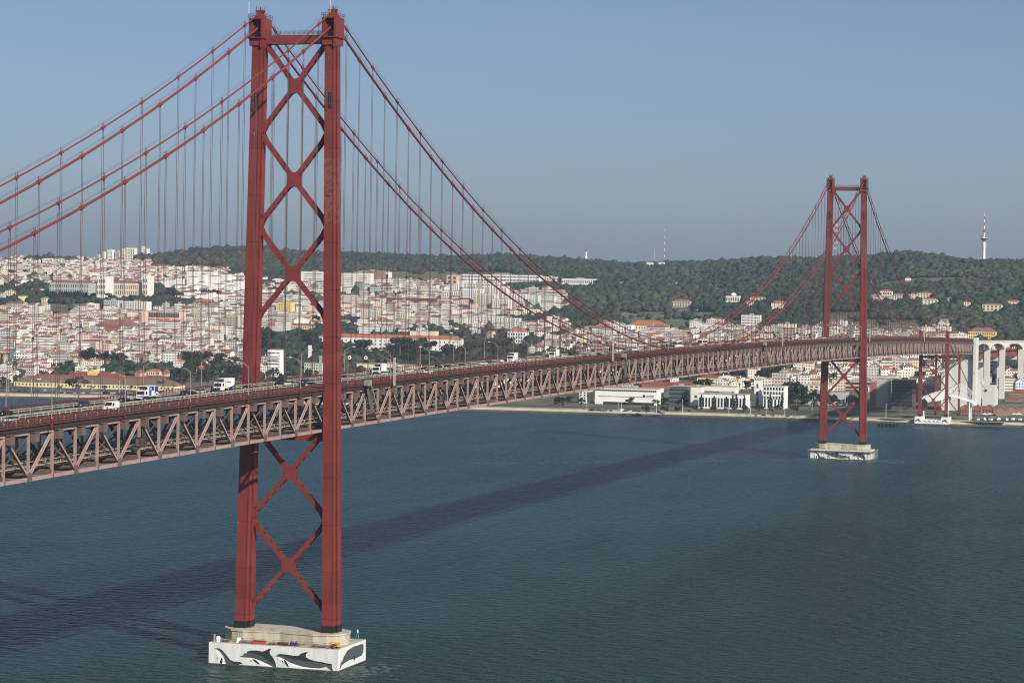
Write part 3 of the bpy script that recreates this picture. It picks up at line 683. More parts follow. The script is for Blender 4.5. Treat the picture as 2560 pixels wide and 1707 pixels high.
def railing(s):
    yy = s*12.1; b_ = MB()
    for k in range(K0, K1):
        for zo in (-.25, .25, .7, 1.15, 1.5): b_.bar((k*PN, yy, zb(k*PN)+12.75+zo), ((k+1)*PN+.03, yy, zb((k+1)*PN)+12.75+zo), .12, .2 if zo in (-.25, 1.5) else .13)
    for k in range(K0*6, K1*6): x = k*PN/6; b_.box(x-.09, x+.09, yy-.1, yy+.1, zb(x)+12.4, zb(x)+14.3)
    return b_.obj('outer_railing', M['redr'], rd)
railing(-1); railing(1)
# main cables, bands and hangers -----------------------------------------
def cable(fn, side, r, upper):
    xs = [k*PN/2 for k in range(-84, 0)]+[-2.2]; pts = [(x, side*HC, fn(x)) for x in xs]
    zt = 191.0 if upper else 187.3
    pts += [(0, side*HC, zt)]
    xs = [2.2]+[k*PN/2 for k in range(1, 176)]+[S-2.2]; pts += [(x, side*HC, fn(x)) for x in xs]
    pts += [(S, side*HC, zt)]
    xs = [S+2.2]+[S+k*PN/2 for k in range(1, 84)]; pts += [(x, side*HC, min(fn(x), 999)) for x in xs]
    pts += [(1497, side*HC, zr(1497)+(3.4 if upper else .2)), ((1785, side*14.5 if side < 0 else HC, 21.5) if upper else (1680, side*HC, 25.5))]
    return MB().tube(pts, r, 8).obj('main_cable', M['cable'], BR, smooth=True)
hangers = []; bands = []; ropes = []
for side in (-1, 1):
    cable(zlow, side, .34, False); cable(zup, side, .21, True)
    for k in range(-41, 131):
        x = k*PN
        if abs(x) < 4 or abs(x-S) < 4: continue
        up = (k % 2 != 0); fn = zup if up else zlow; z = fn(x); r = .42 if up else .55
        ztop = z-.3; zbt = zb(x)+11.2
        if ztop-zbt < 1.5 or x > 1485: continue
        sl_ = (fn(x+1)-fn(x-1))/2
        b_ = MB(); b_.tube([(x-.75, side*HC, z-.75*sl_), (x+.75, side*HC, z+.75*sl_)], r*.95, 8); b_.box(x-.2, x+.2, side*HC-.12, side*HC+.12, z-.85, z)
        for dx in (-.45, .35): b_.box(x+dx-.05, x+dx+.05, side*HC-.05, side*HC+.05, z, z+1.25)
        bands.append((x, b_))
        b_ = MB(); h = .36 if not up else .48; R_ = .064
        if up:
            zs_ = z-2.6
            for s in (-1, 1): b_.tube([(x+s*.2, side*HC, z-.5), (x+s*h, side*HC, zs_), (x+s*h, side*HC, zbt)], R_, 4, cap=False)
            b_.box(x-h, x+h, side*HC-.06, side*HC+.06, zs_-.08, zs_+.08)
        else:
            for s in (-1, 1): b_.tube([(x+s*h, side*HC, z-.1), (x+s*h, side*HC, zbt)], R_, 4, cap=False)
        if (zbt+z)/2 > 0 and z-zbt > 60: b_.box(x-h, x+h, side*HC-.05, side*HC+.05, zbt+ (z-zbt)*.47, zbt+(z-zbt)*.47+.12)
        hangers.append((abs(x+150) if x > -215 else 9e3, side, b_))
    for fn in (zlow, zup):      # hand ropes above the cables
        for dy in (-.35, .35):
            xs = [k*PN for k in range(-42, 0)]+[-3]; ropes.append(MB().tube([(x, side*HC+dy, fn(x)+1.2) for x in xs], .03, 3, cap=False))
            xs = [3]+[k*PN for k in range(1, 88)]+[S-3]; ropes.append(MB().tube([(x, side*HC+dy, fn(x)+1.2) for x in xs], .03, 3, cap=False))
hangers.sort(key=lambda q: (q[0], q[1])); bands.sort(key=lambda q: (abs(q[0]+150) if q[0] > -215 else 9e3))
limited('hanger', [q[2] for q in hangers], M['hang'], BR)
limited('cable_band', [q[1] for q in bands], M['cable'], BR)
for r_ in ropes: r_.obj('hand_rope', M['hang'], BR)
# ------------------------------------------------------------------ concrete pylon, anchorages and viaduct
V = thing('concrete_pylon', 'tall pale concrete pylon wall where the red truss ends', 'pylon', (1697, 0, 0))
MB().box(0, 17, -12.6, 15.5, 2, 52.5).obj('pylon_wall', M['concv'], V)
for (a, c) in ((-14.6, -11.9), (14.8, 17.4)): MB().box(-4, 17, a, c, 2, 73.5).obj('pylon_column', M['concv'], V)
MB().box(6, 17, -11.9, 14.8, 52.5, 66).obj('pylon_head', M['concv'], V)
b_ = MB(); b_.slab([(0, -12.62, 2), (34, -12.62, 2), (34, -12.62, 22), (20, -12.62, 34), (0, -12.62, 34)], (0,-1,0), 3.4); b_.obj('buttress', M['concv'], V)
A_ = thing('cable_anchorage', 'white faceted concrete anchor block beside the pylon foot', 'anchorage', (1786, 0, 0))
b_ = MB(); b_.slab([(0, -11.2, 2), (33, -11.2, 2), (33, -11.2, 20), (16, -11.2, 26), (0, -11.2, 26.6)], (0,-1,0), 12.0); b_.obj('anchor_block', M['concv'], A_)
MB().box(-1.2, .2, -15.6, -14.2, 20.2, 22).obj('cable_socket', M['dark'], A_)
VD = thing('concrete_viaduct', 'pale concrete viaduct with flat arches and tall twin piers', 'viaduct', (0,0,0))
PX = [(1820,-14.4),(1896,-21.5),(1972,-33.2),(2048,-48),(2124,-66),(2200,-88)]
dk = [(1714,-12.4)]+PX; prev = None
def vedge(i, t):
    a, c = dk[i], dk[i+1]; return a[0]+(c[0]-a[0])*t, a[1]+(c[1]-a[1])*t
for i in range(len(dk)-1):
    (x0, y0), (x1, y1) = dk[i], dk[i+1]; z0 = 69.4-(x0-1714)*.013; z1 = 69.4-(x1-1714)*.013
    for off in (0, 26.5):       # arched spandrel walls, each with thickness
        top = [(x0, z0), (x1, z1)]; low = []
        for j in range(13):
            t = j/12; e = abs(2*t-1); zz = (z0+(z1-z0)*t)-2.0-6.5*e**3.2; low.append((t, zz))
        pts = [(x0, y0+off, z0-.1), (x1, y1+off, z1-.1)]+[(x0+(x1-x0)*t, y0+off+(y1-y0)*t, zz) for t, zz in low[::-1]]
        MB().slab(pts, (0,1,0), 1.6).obj('arch', M['concv'], VD)
    b_ = MB(); vs = [(x0, y0-.5, z0), (x1, y1-.5, z1), (x1, y1+28.5, z1), (x0, y0+28.5, z0)]; b_.add(vs+[(a, c, z+.9) for a, c, z in vs], [(0,3,2,1),(4,5,6,7),(0,1,5,4),(1,2,6,5),(2,3,7,6),(3,0,4,7)]); b_.obj('viaduct_deck', M['concv'], VD)
    b_ = MB()
    for s in (-.3, 28.3):
        for zo in (1.5, 2.1): b_.bar((x0, y0+s, z0+zo), (x1, y1+s, z1+zo), .12, .14)
        for j in range(30): t = j/30; b_.box(x0+(x1-x0)*t-.06, x0+(x1-x0)*t+.06, y0+(y1-y0)*t+s-.06, y0+(y1-y0)*t+s+.06, z0+(z1-z0)*t+.8, z0+(z1-z0)*t+2.1)
    b_.obj('viaduct_railing', M['redr'], VD)
    b_ = MB(); b_.bar((x0, y0+7, 53.8), (x1, y1+7, 53.3), 1.2, 4.2); b_.bar((x0, y0+21, 53.8), (x1, y1+21, 53.3), 1.2, 4.2); b_.bar((x0, y0+14, 56.2), (x1, y1+14, 55.7), 16, .5); b_.bar((x0, y0+6.4, 58.6), (x1, y1+6.4, 58.1), .2, 1.5)
    b_.obj('railway_girder', M['redb'], VD)
for (x, y) in PX:
    g0 = max(0, terr(x, y)-8)
    for off in (0, 21.7):
        MB().box(x-2.6, x+2.6, y+off, y+off+5.4, g0, 69.0-(x-1714)*.013).obj('viaduct_pier', M['concv'], VD)
    b_ = MB(); b_.slab([(x-1.7, y+4.9, 51.6), (x-1.7, y+21.8, 51.6), (x-1.7, y+21.8, 44.5), (x-1.7, y+19.5, 47.3), (x-1.7, y+7.2, 47.3), (x-1.7, y+4.9, 44.5)], (1,0,0), 3.4); b_.obj('cross_beam', M['concv'], VD)
# ------------------------------------------------------------------ lamps, gantries and other things on the bridge
def lamp_proto():
    t = thing('street_lamp', 'x', 'street lamp')
    b_ = MB(); b_.tube([(0,0,0), (0,0,8.6)], [.13,.09], 6); b_.obj('pole', M['lampm'], t)
    b_ = MB(); b_.tube([(0,0,8.5), (0,.9,9.2), (0,1.9,9.65), (0,2.9,9.8)], .07, 5); b_.tube([(0,0,7.8), (0,1.2,9.1), (0,2.2,9.7)], .05, 5); b_.obj('arm', M['lampm'], t)
    b_ = MB(); b_.prism([(-.2,2.8),(.2,2.8),(.16,3.7),(-.16,3.7)], 9.7, 9.92); b_.obj('lamp_head', M['white'], t)
    b_ = MB(); b_.box(-.2,.2,-.2,.2,-1.2,.9); b_.obj('base', M['redr'], t)
    remember(t); return t
LAMP = lamp_proto(); used = False
ORD = ['first','second','third','fourth','fifth','sixth','seventh','eighth','ninth','tenth','eleventh','twelfth','thirteenth','fourteenth','fifteenth','sixteenth','seventeenth','eighteenth','nineteenth','twentieth']
def ordn(i):
    if i < 20: return ORD[i]
    tens = ['', '', 'twenty', 'thirty', 'forty', 'fifty', 'sixty', 'seventy', 'eighty', 'ninety']; n = i+1
    if n % 10 == 0: return {2:'twentieth',3:'thirtieth',4:'fortieth',5:'fiftieth',6:'sixtieth',7:'seventieth',8:'eightieth',9:'ninetieth'}.get(n//10, 'last')
    return tens[n//10 % 10]+'-'+ORD[n % 10-1]
for side, x0, nm in ((-1, -176.5, 'near'), (1, -152.0, 'far')):
    i = 0
    for k in range(0, 46):
        x = x0+38.2*k
        if x > 1680: break
        if abs(x) < 5 or abs(x-S) < 5: x += 9
        L_ = LAMP if not used else copy_tree(LAMP); used = True
        L_.location = (x, side*12.35, zr(x)); L_.rotation_euler = (0, 0, 0 if side < 0 else math.pi)
        tag(L_, f'curved-arm street lamp on the {nm} railing of the red bridge, {ordn(i)} from the left', 'street lamp', 'street lamps along the bridge deck'); i += 1
def gantry(x, lab):
    t = thing('lane_signal_gantry', lab, 'sign gantry', (x, 0, zr(x)), 0, 'lane signal gantries over the bridge road')
    for s in (-1, 1):
        MB().box(-.3, .3, s*12.5-.3, s*12.5+.3, -1.5, 7.4).obj('mast', M['cream'], t)
    b_ = MB()
    for z in (5.6, 6.5): b_.bar((0,-12.5,z), (0,12.5,z), .14, .14)
    for k in range(17): y = -12.5+25*k/17; b_.bar((0,y,5.6 if k%2 else 6.5), (0,y+25/17,6.5 if k%2 else 5.6), .09, .09)
    b_.obj('beam', M['lampm'], t)
    for y in (-9.5,-7,-3,2.5,5.5,9): MB().box(-.45,-.15,y-.55,y+.55,5.55,6.65).obj('signal_panel', M['dark'], t)
    for y in (-3,2.5,9):
        b_ = MB(); b_.tube([(-.5,y,7.1),(-.42,y,7.1)], .62, 14); o = b_.obj('speed_sign', M['white'], t)
        MB().tube([(-.53,y,7.1),(-.51,y,7.1)], .34, 12).obj('sign_centre', M['lampm'], o)
gantry(56, 'signal gantry with cream masts just right of the near tower')
gantry(331.8, 'signal gantry with cream masts in the middle of the bridge where cables sag')
gantry(718, 'signal gantry with cream masts just left of the far tower')
gantry(1045, 'signal gantry with cream masts just right of the far tower')
gantry(1334, 'signal gantry with cream masts near the far right end of the bridge')
def insp(x, lab):
    t = thing('inspection_ladder', lab, 'access ladder', (x, -12.6, zb(x)), 0, 'inspection ladders hung on the truss')
    m_ = mat('weathered_aluminium', (.30,.29,.24), .6, col2=(.18,.17,.15), vscale=.6) if 'weathered_aluminium' not in bpy.data.materials else bpy.data.materials['weathered_aluminium']
    b_ = MB(); 
    for y in (-.6,.6): b_.bar((1.2,y,13.4), (8.8,y,3.6), .16, .5)
    for k in range(18): t_ = k/18; b_.bar((1.2+7.6*t_,-.6,13.4-9.8*t_), (1.2+7.6*t_,.6,13.4-9.8*t_), .1, .1)
    b_.obj('ladder', m_, t)
    b_ = MB(); b_.slab([(1.2,.7,13.4),(8.6,.7,3.9),(5.5,.7,3.6),(.2,.7,12.8)], (0,-1,0), .08); b_.obj('side_mesh', mat('grey_mesh_panel', (.10,.10,.10), .8) if 'grey_mesh_panel' not in bpy.data.materials else bpy.data.materials['grey_mesh_panel'], t)
    MB().box(-1.6,1.6,-.9,.9,12.3,14.0).obj('top_platform', m_, t)
    MB().box(3.6,9.4,-.9,1.0,3.1,3.5).obj('lower_platform', M['dark'], t)
for x, lab in ((31,'grey inclined inspection ladder on the truss beside the near tower'), (350,'grey inclined inspection ladder on the truss at the middle of the bridge'), (664,'grey inclined inspection ladder on the truss left of the far tower'), (985,'grey inclined inspection ladder on the truss close to the far tower')): insp(x, lab)
def cabin(x, lab):
    t = thing('equipment_cabin', lab, 'cabin', (x, -11.3, zb(x)+4.2), 0, 'small cabins clinging to the truss')
    MB().box(-1.9,1.9,-.5,.5,0,1.9).obj('cabin_body', M['pinkd'], t)
    b_ = MB(); [b_.box(-2+.5*k,-1.9+.5*k,-.62,-.5,-.1,2.0) for k in range(9)]; b_.box(-2.1,2.1,-.65,.6,1.95,2.1); b_.obj('cabin_frame', M['dark'], t)
for x, lab in ((-127,'small ribbed cabin on the near truss below the blue-sided lorry'), (109,'small ribbed cabin on the truss right of the near tower')): cabin(x, lab)
# vehicles ----------------------------------------------------------------
def car_proto(kind):
    t = thing({'van':'delivery_van','pickup':'pickup_truck','estate':'estate_car'}.get(kind,'car'), 'x', 'car')
    L_, W_, H_ = {'hatch':(4.1,1.75,1.45),'sedan':(4.6,1.8,1.42),'estate':(4.7,1.82,1.55),'van':(5.2,1.95,2.3),'pickup':(5.1,1.85,1.7)}[kind]
    l, w2 = L_/2, W_/2
    if kind == 'van': prof = [(-l,.35),(l,.35),(l,.95),(l-.9,1.25),(l-1.5,H_),(-l+.05,H_)]
    elif kind == 'pickup': prof = [(-l,.4),(l,.4),(l,.95),(l-1.2,1.08),(-l,1.08)]
    else: prof = [(-l,.35),(l,.35),(l,.7),(l-.25,.85),(l-1.1,.95),(-l+.1,.98),(-l,.8)]
    b_ = MB(); b_.slab([(x,-w2,z) for x, z in prof], (0,1,0), W_); body = b_.obj('body', M['body'], t)
    if kind != 'van':
        a = {'hatch':(-l+.15,-l+.55,l-1.9,l-1.05),'sedan':(-l+.7,-l+1.25,l-1.95,l-1.15),'estate':(-l+.1,-l+.45,l-1.95,l-1.15),'pickup':(-.4,-.3,l-1.95,l-1.25)}[kind]
        zb_ = .95 if kind != 'pickup' else 1.05
        b_ = MB(); b_.add([(a[0],-w2+.05,zb_),(a[3],-w2+.05,zb_),(a[3],w2-.05,zb_),(a[0],w2-.05,zb_),(a[1],-w2+.22,H_-.05),(a[2],-w2+.22,H_-.05),(a[2],w2-.22,H_-.05),(a[1],w2-.22,H_-.05)], [(4,5,6,7),(0,1,5,4),(1,2,6,5),(2,3,7,6),(3,0,4,7)]); b_.obj('windows', M['glass'], t)
        b_ = MB(); b_.box(a[1]-.02,a[2]+.02,-w2+.2,w2-.2,H_-.06,H_); b_.obj('roof', M['body'], t)
    else:
        b_ = MB(); b_.slab([(l-.88,-w2+.1,1.3),(l-.88,w2-.1,1.3),(l-1.42,w2-.15,H_-.2),(l-1.42,-w2+.15,H_-.2)], (1,0,.5), .04)
        for s in (-1,1): b_.slab([(l-2.3,s*(w2+.01),1.25),(l-1.1,s*(w2+.01),1.25),(l-1.5,s*(w2+.01),2.0),(l-2.3,s*(w2+.01),2.0)], (0,s,0), .02)
        b_.slab([(-l-.01,-w2+.2,1.3),(-l-.01,w2-.2,1.3),(-l-.01,w2-.2,2.0),(-l-.01,-w2+.2,2.0)], (-1,0,0), .02); b_.obj('windows', M['glass'], t)
    for sx in (-1,1):
        for sy in (-1,1):
            b_ = MB(); y = sy*(w2-.1); b_.tube([(sx*(l-.85),y-.11,.33),(sx*(l-.85),y+.11,.33)], .33, 10); b_.obj('wheel', M['tyre'], t)
    for s in (-1,1): MB().box(l-.06,l+.02,s*(w2-.35)-.18,s*(w2-.35)+.18,.6,.78).obj('headlight', M['white'], t)
    remember(t); return t
PR = {k: [car_proto(k), False] for k in ('hatch','sedan','estate','van','pickup')}
CC = {'black':(.012,.013,.015,1),'dark grey':(.05,.055,.06,1),'white':(.75,.75,.73,1),'blue':(.02,.04,.18,1),'silver':(.38,.4,.42,1),'dark blue':(.015,.025,.06,1),'red':(.35,.03,.02,1),'grey':(.18,.19,.2,1),'beige':(.5,.45,.33,1)}
def put_car(kind, colname, x, y, z, rz, label, group, cat='car'):
    p = PR[kind]; t = p[0] if not p[1] else copy_tree(p[0]); p[1] = True
    t.location = (x, y, z); t.rotation_euler = (0, 0, rz); tag(t, label, cat, group)
    for c in t.children:
        if c.name.startswith(('body','roof')): c.color = CC[colname]
    return t
LN = [-8.3,-4.6,4.0,7.6]
def lane(px, py):
    """world x and lane of a wheel seen at a photo pixel of the road deck"""
    best = None
    for y in LN:
        P = on(1, y, px, py); e = abs(P[2]-zr(P[0])); best = (e, P[0], y) if best is None or e < best[0] else best
    return best[1], best[2]
V_ = [(12,1042,'sedan','black','at the left edge of the bridge'),(29,1051,'hatch','silver','beside the near railing at the left edge'),(207,1016,'estate','dark grey','left of the blue-sided lorry, alone in its lane'),
 (278,1024,'van','white','by the near railing left of the blue-sided lorry'),(307,1006,'sedan','black','just left of the blue-sided lorry'),(367,1007,'hatch','dark grey','below the blue-sided lorry'),(460,986,'hatch','black','between the two big lorries, leftmost'),
 (498,984,'estate','silver','between the two big lorries in the far lanes'),(480,995,'sedan','black','between the two big lorries, nearest the railing'),(536,988,'estate','dark blue','under the white lorry cab'),(616,979,'sedan','black','right of the white lorry behind a lamp pole'),
 (696,969,'estate','black','between the legs of the near tower, leftmost'),(722,968,'hatch','white','between the legs of the near tower, near railing'),(704,957,'pickup','dark grey','between the tower legs in the far lanes'),(760,962,'estate','dark blue','behind the near tower leg'),(777,965,'hatch','white','just left of the near tower leg'),
 (858,951,'sedan','blue','immediately right of the near tower leg'),(939,941,'sedan','black','in front of the white box truck'),(959,939,'hatch','silver','right behind the white box truck'),(981,927,'sedan','blue','behind the cream signal mast in the far lanes'),(1023,935,'hatch','white','first after the cream signal mast'),
 (1059,927,'hatch','black','beside the white pickup'),(1070,933,'pickup','white','by the railing after the signal mast'),(1094,919,'sedan','black','far lane, right of the white pickup'),(1117,923,'sedan','black','middle lane, right of the white pickup'),(1154,918,'sedan','black','alone near a lamp pole'),
 (1209,914,'hatch','white','in front of the dark car right of the near tower'),(1220,911,'estate','black','just behind a white hatchback'),(1259,903,'hatch','white','left of the tall white truck'),(1292,908,'sedan','white','right of the tall white truck'),(1308,900,'hatch','grey','far lane after the tall white truck'),(1326,902,'hatch','silver','near lane after the tall white truck'),
 (1368,892,'hatch','white','left of the pale box truck'),(1413,895,'sedan','white','right of the pale box truck'),(1425,891,'sedan','black','behind a white saloon'),(1527,880,'sedan','black','near the middle signal gantry'),(1557,878,'hatch','dark grey','right of the middle signal gantry'),(1589,878,'van','white','where the cables reach the deck'),
 (1669,869,'sedan','black','left of the coach'),(1656,870,'hatch','dark grey','further left of the coach'),(1715,866,'estate','dark blue','right of the coach'),(1735,864,'sedan','black','between the coach and the white van'),(1772,862,'hatch','grey','right of the coach and van'),(1790,861,'sedan','black','further right of the coach'),
 (1815,858,'hatch','dark grey','between coach and far tower, first'),(1840,857,'sedan','black','between coach and far tower, second'),(1872,853,'van','white','a little left of the far tower'),(1950,848,'sedan','black','left of the white lorry by the far tower'),(2010,846,'hatch','white','close to the far tower'),(2060,845,'hatch','white','at the far tower'),
 (2100,844,'sedan','black','between the far tower legs'),(2190,843,'hatch','silver','just right of the far tower'),(2225,842,'sedan','black','right of the far tower'),(2330,843,'sedan','black','near the end of the truss')]
for k_ in range(26):
    px_ = 1437+k_*22+rng.normal()*4; V_.append((px_, 887-(px_-1437)*.075+rng.uniform(-2,2), ['sedan','hatch','estate'][k_%3], ['black','dark grey','silver','dark blue','black','white','grey'][k_%7], f'in the dense traffic of the far half, {["first","second","third","fourth","fifth","sixth","seventh","eighth","ninth","tenth","eleventh","twelfth","thirteenth","fourteenth","fifteenth","sixteenth","seventeenth","eighteenth","nineteenth","twentieth","twenty-first","twenty-second","twenty-third","twenty-fourth","twenty-fifth","twenty-sixth"][k_]}'))
nm_ = {'sedan':'saloon car','hatch':'hatchback','estate':'estate car','van':'van','pickup':'pickup truck'}
for px, py, kd, cn, lab in V_:
    x, y = lane(px, py)
    if 'dense traffic' in lab: y = LN[int(rng.integers(4))]; x = on(1, y, px, py)[0]
    put_car(kd, cn, x, y, zr(x)+.02, math.pi if y < 0 or True else 0, f'{cn} {nm_[kd]} on the bridge, {lab}', 'traffic on the bridge', 'van' if kd == 'van' else 'car')
def lorry(px, py, lab, style, L_=8.0):
    x, y = lane(px, py); t = thing('lorry', lab, 'lorry', (x, y, zr(x)+.02), math.pi)
    H_ = 3.75; l = L_/2
    b_ = MB(); b_.slab([(x_,-1.2,z) for x_, z in [(l-2.1,.5),(l,.5),(l,1.5),(l-.25,2.7),(l-2.1,2.75)]], (0,1,0), 2.4); cab = b_.obj('cab', M['white'], t)
    MB().slab([(l+.01,-1.08,1.55),(l+.01,1.08,1.55),(l-.22,1.08,2.45),(l-.22,-1.08,2.45)], (1,0,.2), .04).obj('windscreen', M['glass'], cab)
    for s in (-1,1): MB().slab([(l-1.6,s*1.21,1.6),(l-.6,s*1.21,1.6),(l-.75,s*1.21,2.4),(l-1.6,s*1.21,2.4)], (0,s,0), .03).obj('side_window', M['glass'], cab)
    b_ = MB(); b_.box(l-.02,l+.06,-.9,.9,.85,1.2); b_.obj('grille', M['lampm'], cab)
    bx = MB().box(-l,l-2.25,-1.28,1.28,1.05,H_).obj('cargo_box', M['white'], t)
    MB().box(l-2.2,l-1.5,-.95,.95,2.85,3.6).obj('cooling_unit', M['dark'], t)
    mb_ = M.setdefault('blue', mat('deep_blue_livery', (.02,.05,.26), .5))
    # the side the camera sees is the one at local y = +1.28 (the lorry faces the camera end of the bridge)
    if style == 'blue':
        s = 1.285
        b_ = MB(); b_.box(-l+.1,-l+2.35,s,s+.02,1.2,H_-.1); b_.obj('rear_panel', mb_, bx)
        b_ = MB(); b_.box(-l+2.75,l-2.6,s,s+.02,2.45,H_-.1); b_.box(.15,l-2.6,s,s+.02,1.25,2.45); b_.obj('front_panel', mb_, bx)
        b_ = MB()
        for z in (2.75,3.15): b_.box(.0,1.0,s+.022,s+.035,z,z+.13)
        for k in range(3): b_.box(.1+.33*k,.2+.33*k,s+.022,s+.035,2.7,3.3)
        b_.obj('lettering', M['white'], bx)
        b_ = MB(); pts = [(-l+1.0+1.0*math.cos(a), s+.03, 1.2+1.0*math.sin(a)) for a in [math.pi*i/12 for i in range(13)]]+[(-l+1.0+.62*math.cos(a), s+.03, 1.2+.62*math.sin(a)) for a in [math.pi*i/12 for i in range(12,-1,-1)]]
        b_.add(pts, [(i, i+1, 24-i, 25-i) for i in range(12)]); b_.obj('ring_emblem', M['white'], bx)
    elif style == 'script':
        s = 1.285
        b_ = MB(); b_.slab([(-l,s,1.06),(-l,s,1.9),(-l+1.2,s,1.5),(l-3.6,s,1.06)], (0,1,0), .02); b_.obj('blue_sweep', mb_, bx)
        b_ = MB(); [b_.box(-1.2+.28*k,-1.02+.28*k,s,s+.02,2.55,2.75+.08*(k%3)) for k in range(9)]; b_.box(-1.2,1.3,s,s+.02,2.58,2.62); b_.obj('script_lettering', M['slate'], bx)
        b_ = MB(); b_.tube([(-1.7,s,2.7),(-1.7,s+.02,2.7)], .26, 10); b_.obj('round_emblem', M['redr'], bx)
        MB().slab([(l-2.9,s,1.4),(l-2.75,s,1.4),(l-2.5,s,3.5),(l-2.7,s,3.5)], (0,1,0), .02).obj('dark_stripe', M['slate2'], bx)
    for sx in (l-1.2, -l+1.6, -l+2.6):
        for s in (-1,1): MB().tube([(sx,s*1.0-.15,.5),(sx,s*1.0+.15,.5)], .5, 12).obj('wheel', M['tyre'], t)
    return t
lorry(368, 994, 'white lorry with deep blue side panels and ring emblem on the bridge', 'blue', 8.3)
lorry(560, 973, 'white lorry with small script lettering and blue rear sweep left of the near tower', 'script', 9)
lorry(948, 936, 'plain white box truck beside the cream signal mast', 'plain', 7)
lorry(1281, 908, 'tall plain white truck right of centre on the bridge', 'plain', 6.5)
lorry(1385, 896, 'pale high-sided box truck between two lamp poles', 'plain', 7)
lorry(1988, 847, 'white lorry left of the far tower', 'plain', 8)
lorry(2037, 845, 'white lorry immediately left of the far tower leg', 'plain', 8)
lorry(2131, 843, 'white container truck between far tower and its near leg', 'plain', 9)
def coach(px, py, lab):
    x, y = lane(px, py); t = thing('coach', lab, 'bus', (x, y, zr(x)+.02), math.pi)
    MB().box(-5.8,5.8,-1.25,1.25,.4,3.3).obj('body', M['white'], t)
    b_ = MB(); [b_.box(-5.4+1.55*k,-4.0+1.55*k,s*1.26-.02,s*1.26+.02,1.6,2.7) for k in range(7) for s in (-1,1)]; b_.box(5.78,5.84,-1.1,1.1,1.3,2.9); b_.obj('windows', M['glass'], t)
    for sx in (-3.6,3.9):
        for s in (-1,1): MB().tube([(sx,s*1.1-.15,.5),(sx,s*1.1+.15,.5)], .5, 12).obj('wheel', M['tyre'], t)
coach(1693, 866, 'white coach with dark windows at the lowest point of the cables'); coach(1756, 861, 'white coach right of the middle of the bridge, smaller in view')
# things kept on the near pier ---------------------------------------------
def pt(cat, name, label, x, y, parts, z=6.56, rz=0):
    t = thing(name, label, cat, (x, y, z), rz)
    for n, m_, b_ in parts: b_.obj(n, m_, t)
def P_(px): return on(0, -10.3, px, 1610)[1]
def crate_bars(L_, W_, H_):
    b_ = MB()
    for z in (0.05, H_/2, H_): 
        for s in (-1,1): b_.bar((s*W_/2,-L_/2,z), (s*W_/2,L_/2,z), .08,.08); b_.bar((-W_/2,s*L_/2,z), (W_/2,s*L_/2,z), .08,.08)
    for k in range(7):
        y = -L_/2+L_*k/6
        for s in (-1,1): b_.bar((s*W_/2,y,0), (s*W_/2,y,H_), .08,.08)
    return b_
for px, L_, H_, lab in ((563,2.7,.75,'grey barred steel cage at the left corner of the near pier'),(608,1.5,.8,'small dark steel cage left of the red container'),(623,2.2,.7,'grey steel cage just left of the red container'),(681,2.4,.8,'grey steel cage between red container and brown tank'),(787,2.2,.9,'tall steel cage right of the blue drums'),(806,2.6,.8,'long steel cage left of the yellow machine'),(826,2.0,.75,'steel cage beside the red post')):
    pt('cage', 'steel_cage', lab, -10.2, P_(px), [('bars', M['lampm'], crate_bars(L_,1.4,H_)), ('load', M['dark'], MB().box(-.55,.55,-L_*.4,L_*.4,.08,H_*.6))])
pt('container', 'red_skip', 'open red metal container on the near pier deck', -10.1, P_(648), [('tub', mat('bright_red_metal',(.45,.06,.05),.6), MB().prism([(-.7,-1.8),(.7,-1.8),(.7,1.8),(-.7,1.8)], 0, .85, top=1.08)), ('rim', M['redr'], MB().box(-.8,.8,-1.98,1.98,.85,.95))])
pt('tank', 'brown_tank', 'long rusty brown tank lying on the near pier deck', -10.1, P_(707), [('tank_shell', mat('rusty_brown',(.07,.03,.025),.7), MB().tube([(0,-1.6,.5),(0,1.6,.5)], .45, 12)), ('saddle', M['dark'], MB().box(-.4,.4,-1,1,0,.2))])
for px, lab in ((729,'left blue drum with a valve on the near pier'),(740,'right round blue drum on the near pier')):
    mbd = M.setdefault('bdrum', mat('navy_blue_paint',(.02,.03,.10),.5))
    pt('drum', 'blue_drum', lab, -10.1, P_(px), [('drum', mbd, MB().tube([(0,0,0),(0,0,.9),(0,0,1.15)], [.6,.6,.35], 14)), ('valve', M['dark'], MB().tube([(0,0,1.1),(0,0,1.5)], .12, 8))])
pt('boat', 'grey_dinghy', 'small upturned grey dinghy beside the blue drums', -10.3, P_(755), [('hull', M['lampm'], MB().prism([(-.6,-1.2),(.6,-1.2),(.6,.8),(0,1.6),(-.6,.8)], 0, .55, top=.55)), ('keel', M['dark'], MB().box(-.05,.05,-1,1,.5,.62))])
pt('machine', 'yellow_generator', 'yellow generator with dark grille on the near pier', -9.2, P_(833), [('housing', mat('machine_yellow',(.6,.34,.03),.5), MB().box(-.7,.7,-1.4,1.3,.35,1.55)), ('frame', M['black'], MB().box(-.8,.8,-1.5,1.4,.1,.35)), ('grille', M['dark'], MB().box(-.74,-.70,-.9,.2,.7,1.2)), ('wheel', M['tyre'], MB().tube([(-.8,-.9,.3),(-.6,-.9,.3)], .3, 10))])
pt('post', 'red_post', 'short red post at the front corner of the near pier', -11, -18.6, [('post', M['redb'], MB().box(-.3,.3,-.25,.25,0,1.5)), ('cap', M['white'], MB().box(-.34,.34,-.29,.29,1.5,1.58))])
pt('bags', 'white_sack', 'heap of white sacks against the plinth of the near pier', -9.8, P_(595), [('sack', M['white'], MB().prism([(-.6,-.8),(.5,-.9),(.7,.2),(.1,.9),(-.7,.5)], 0, 1.5, top=.5)), ('flap', M['lampm'], MB().box(-.8,.4,-1.2,-.5,0,.5))])
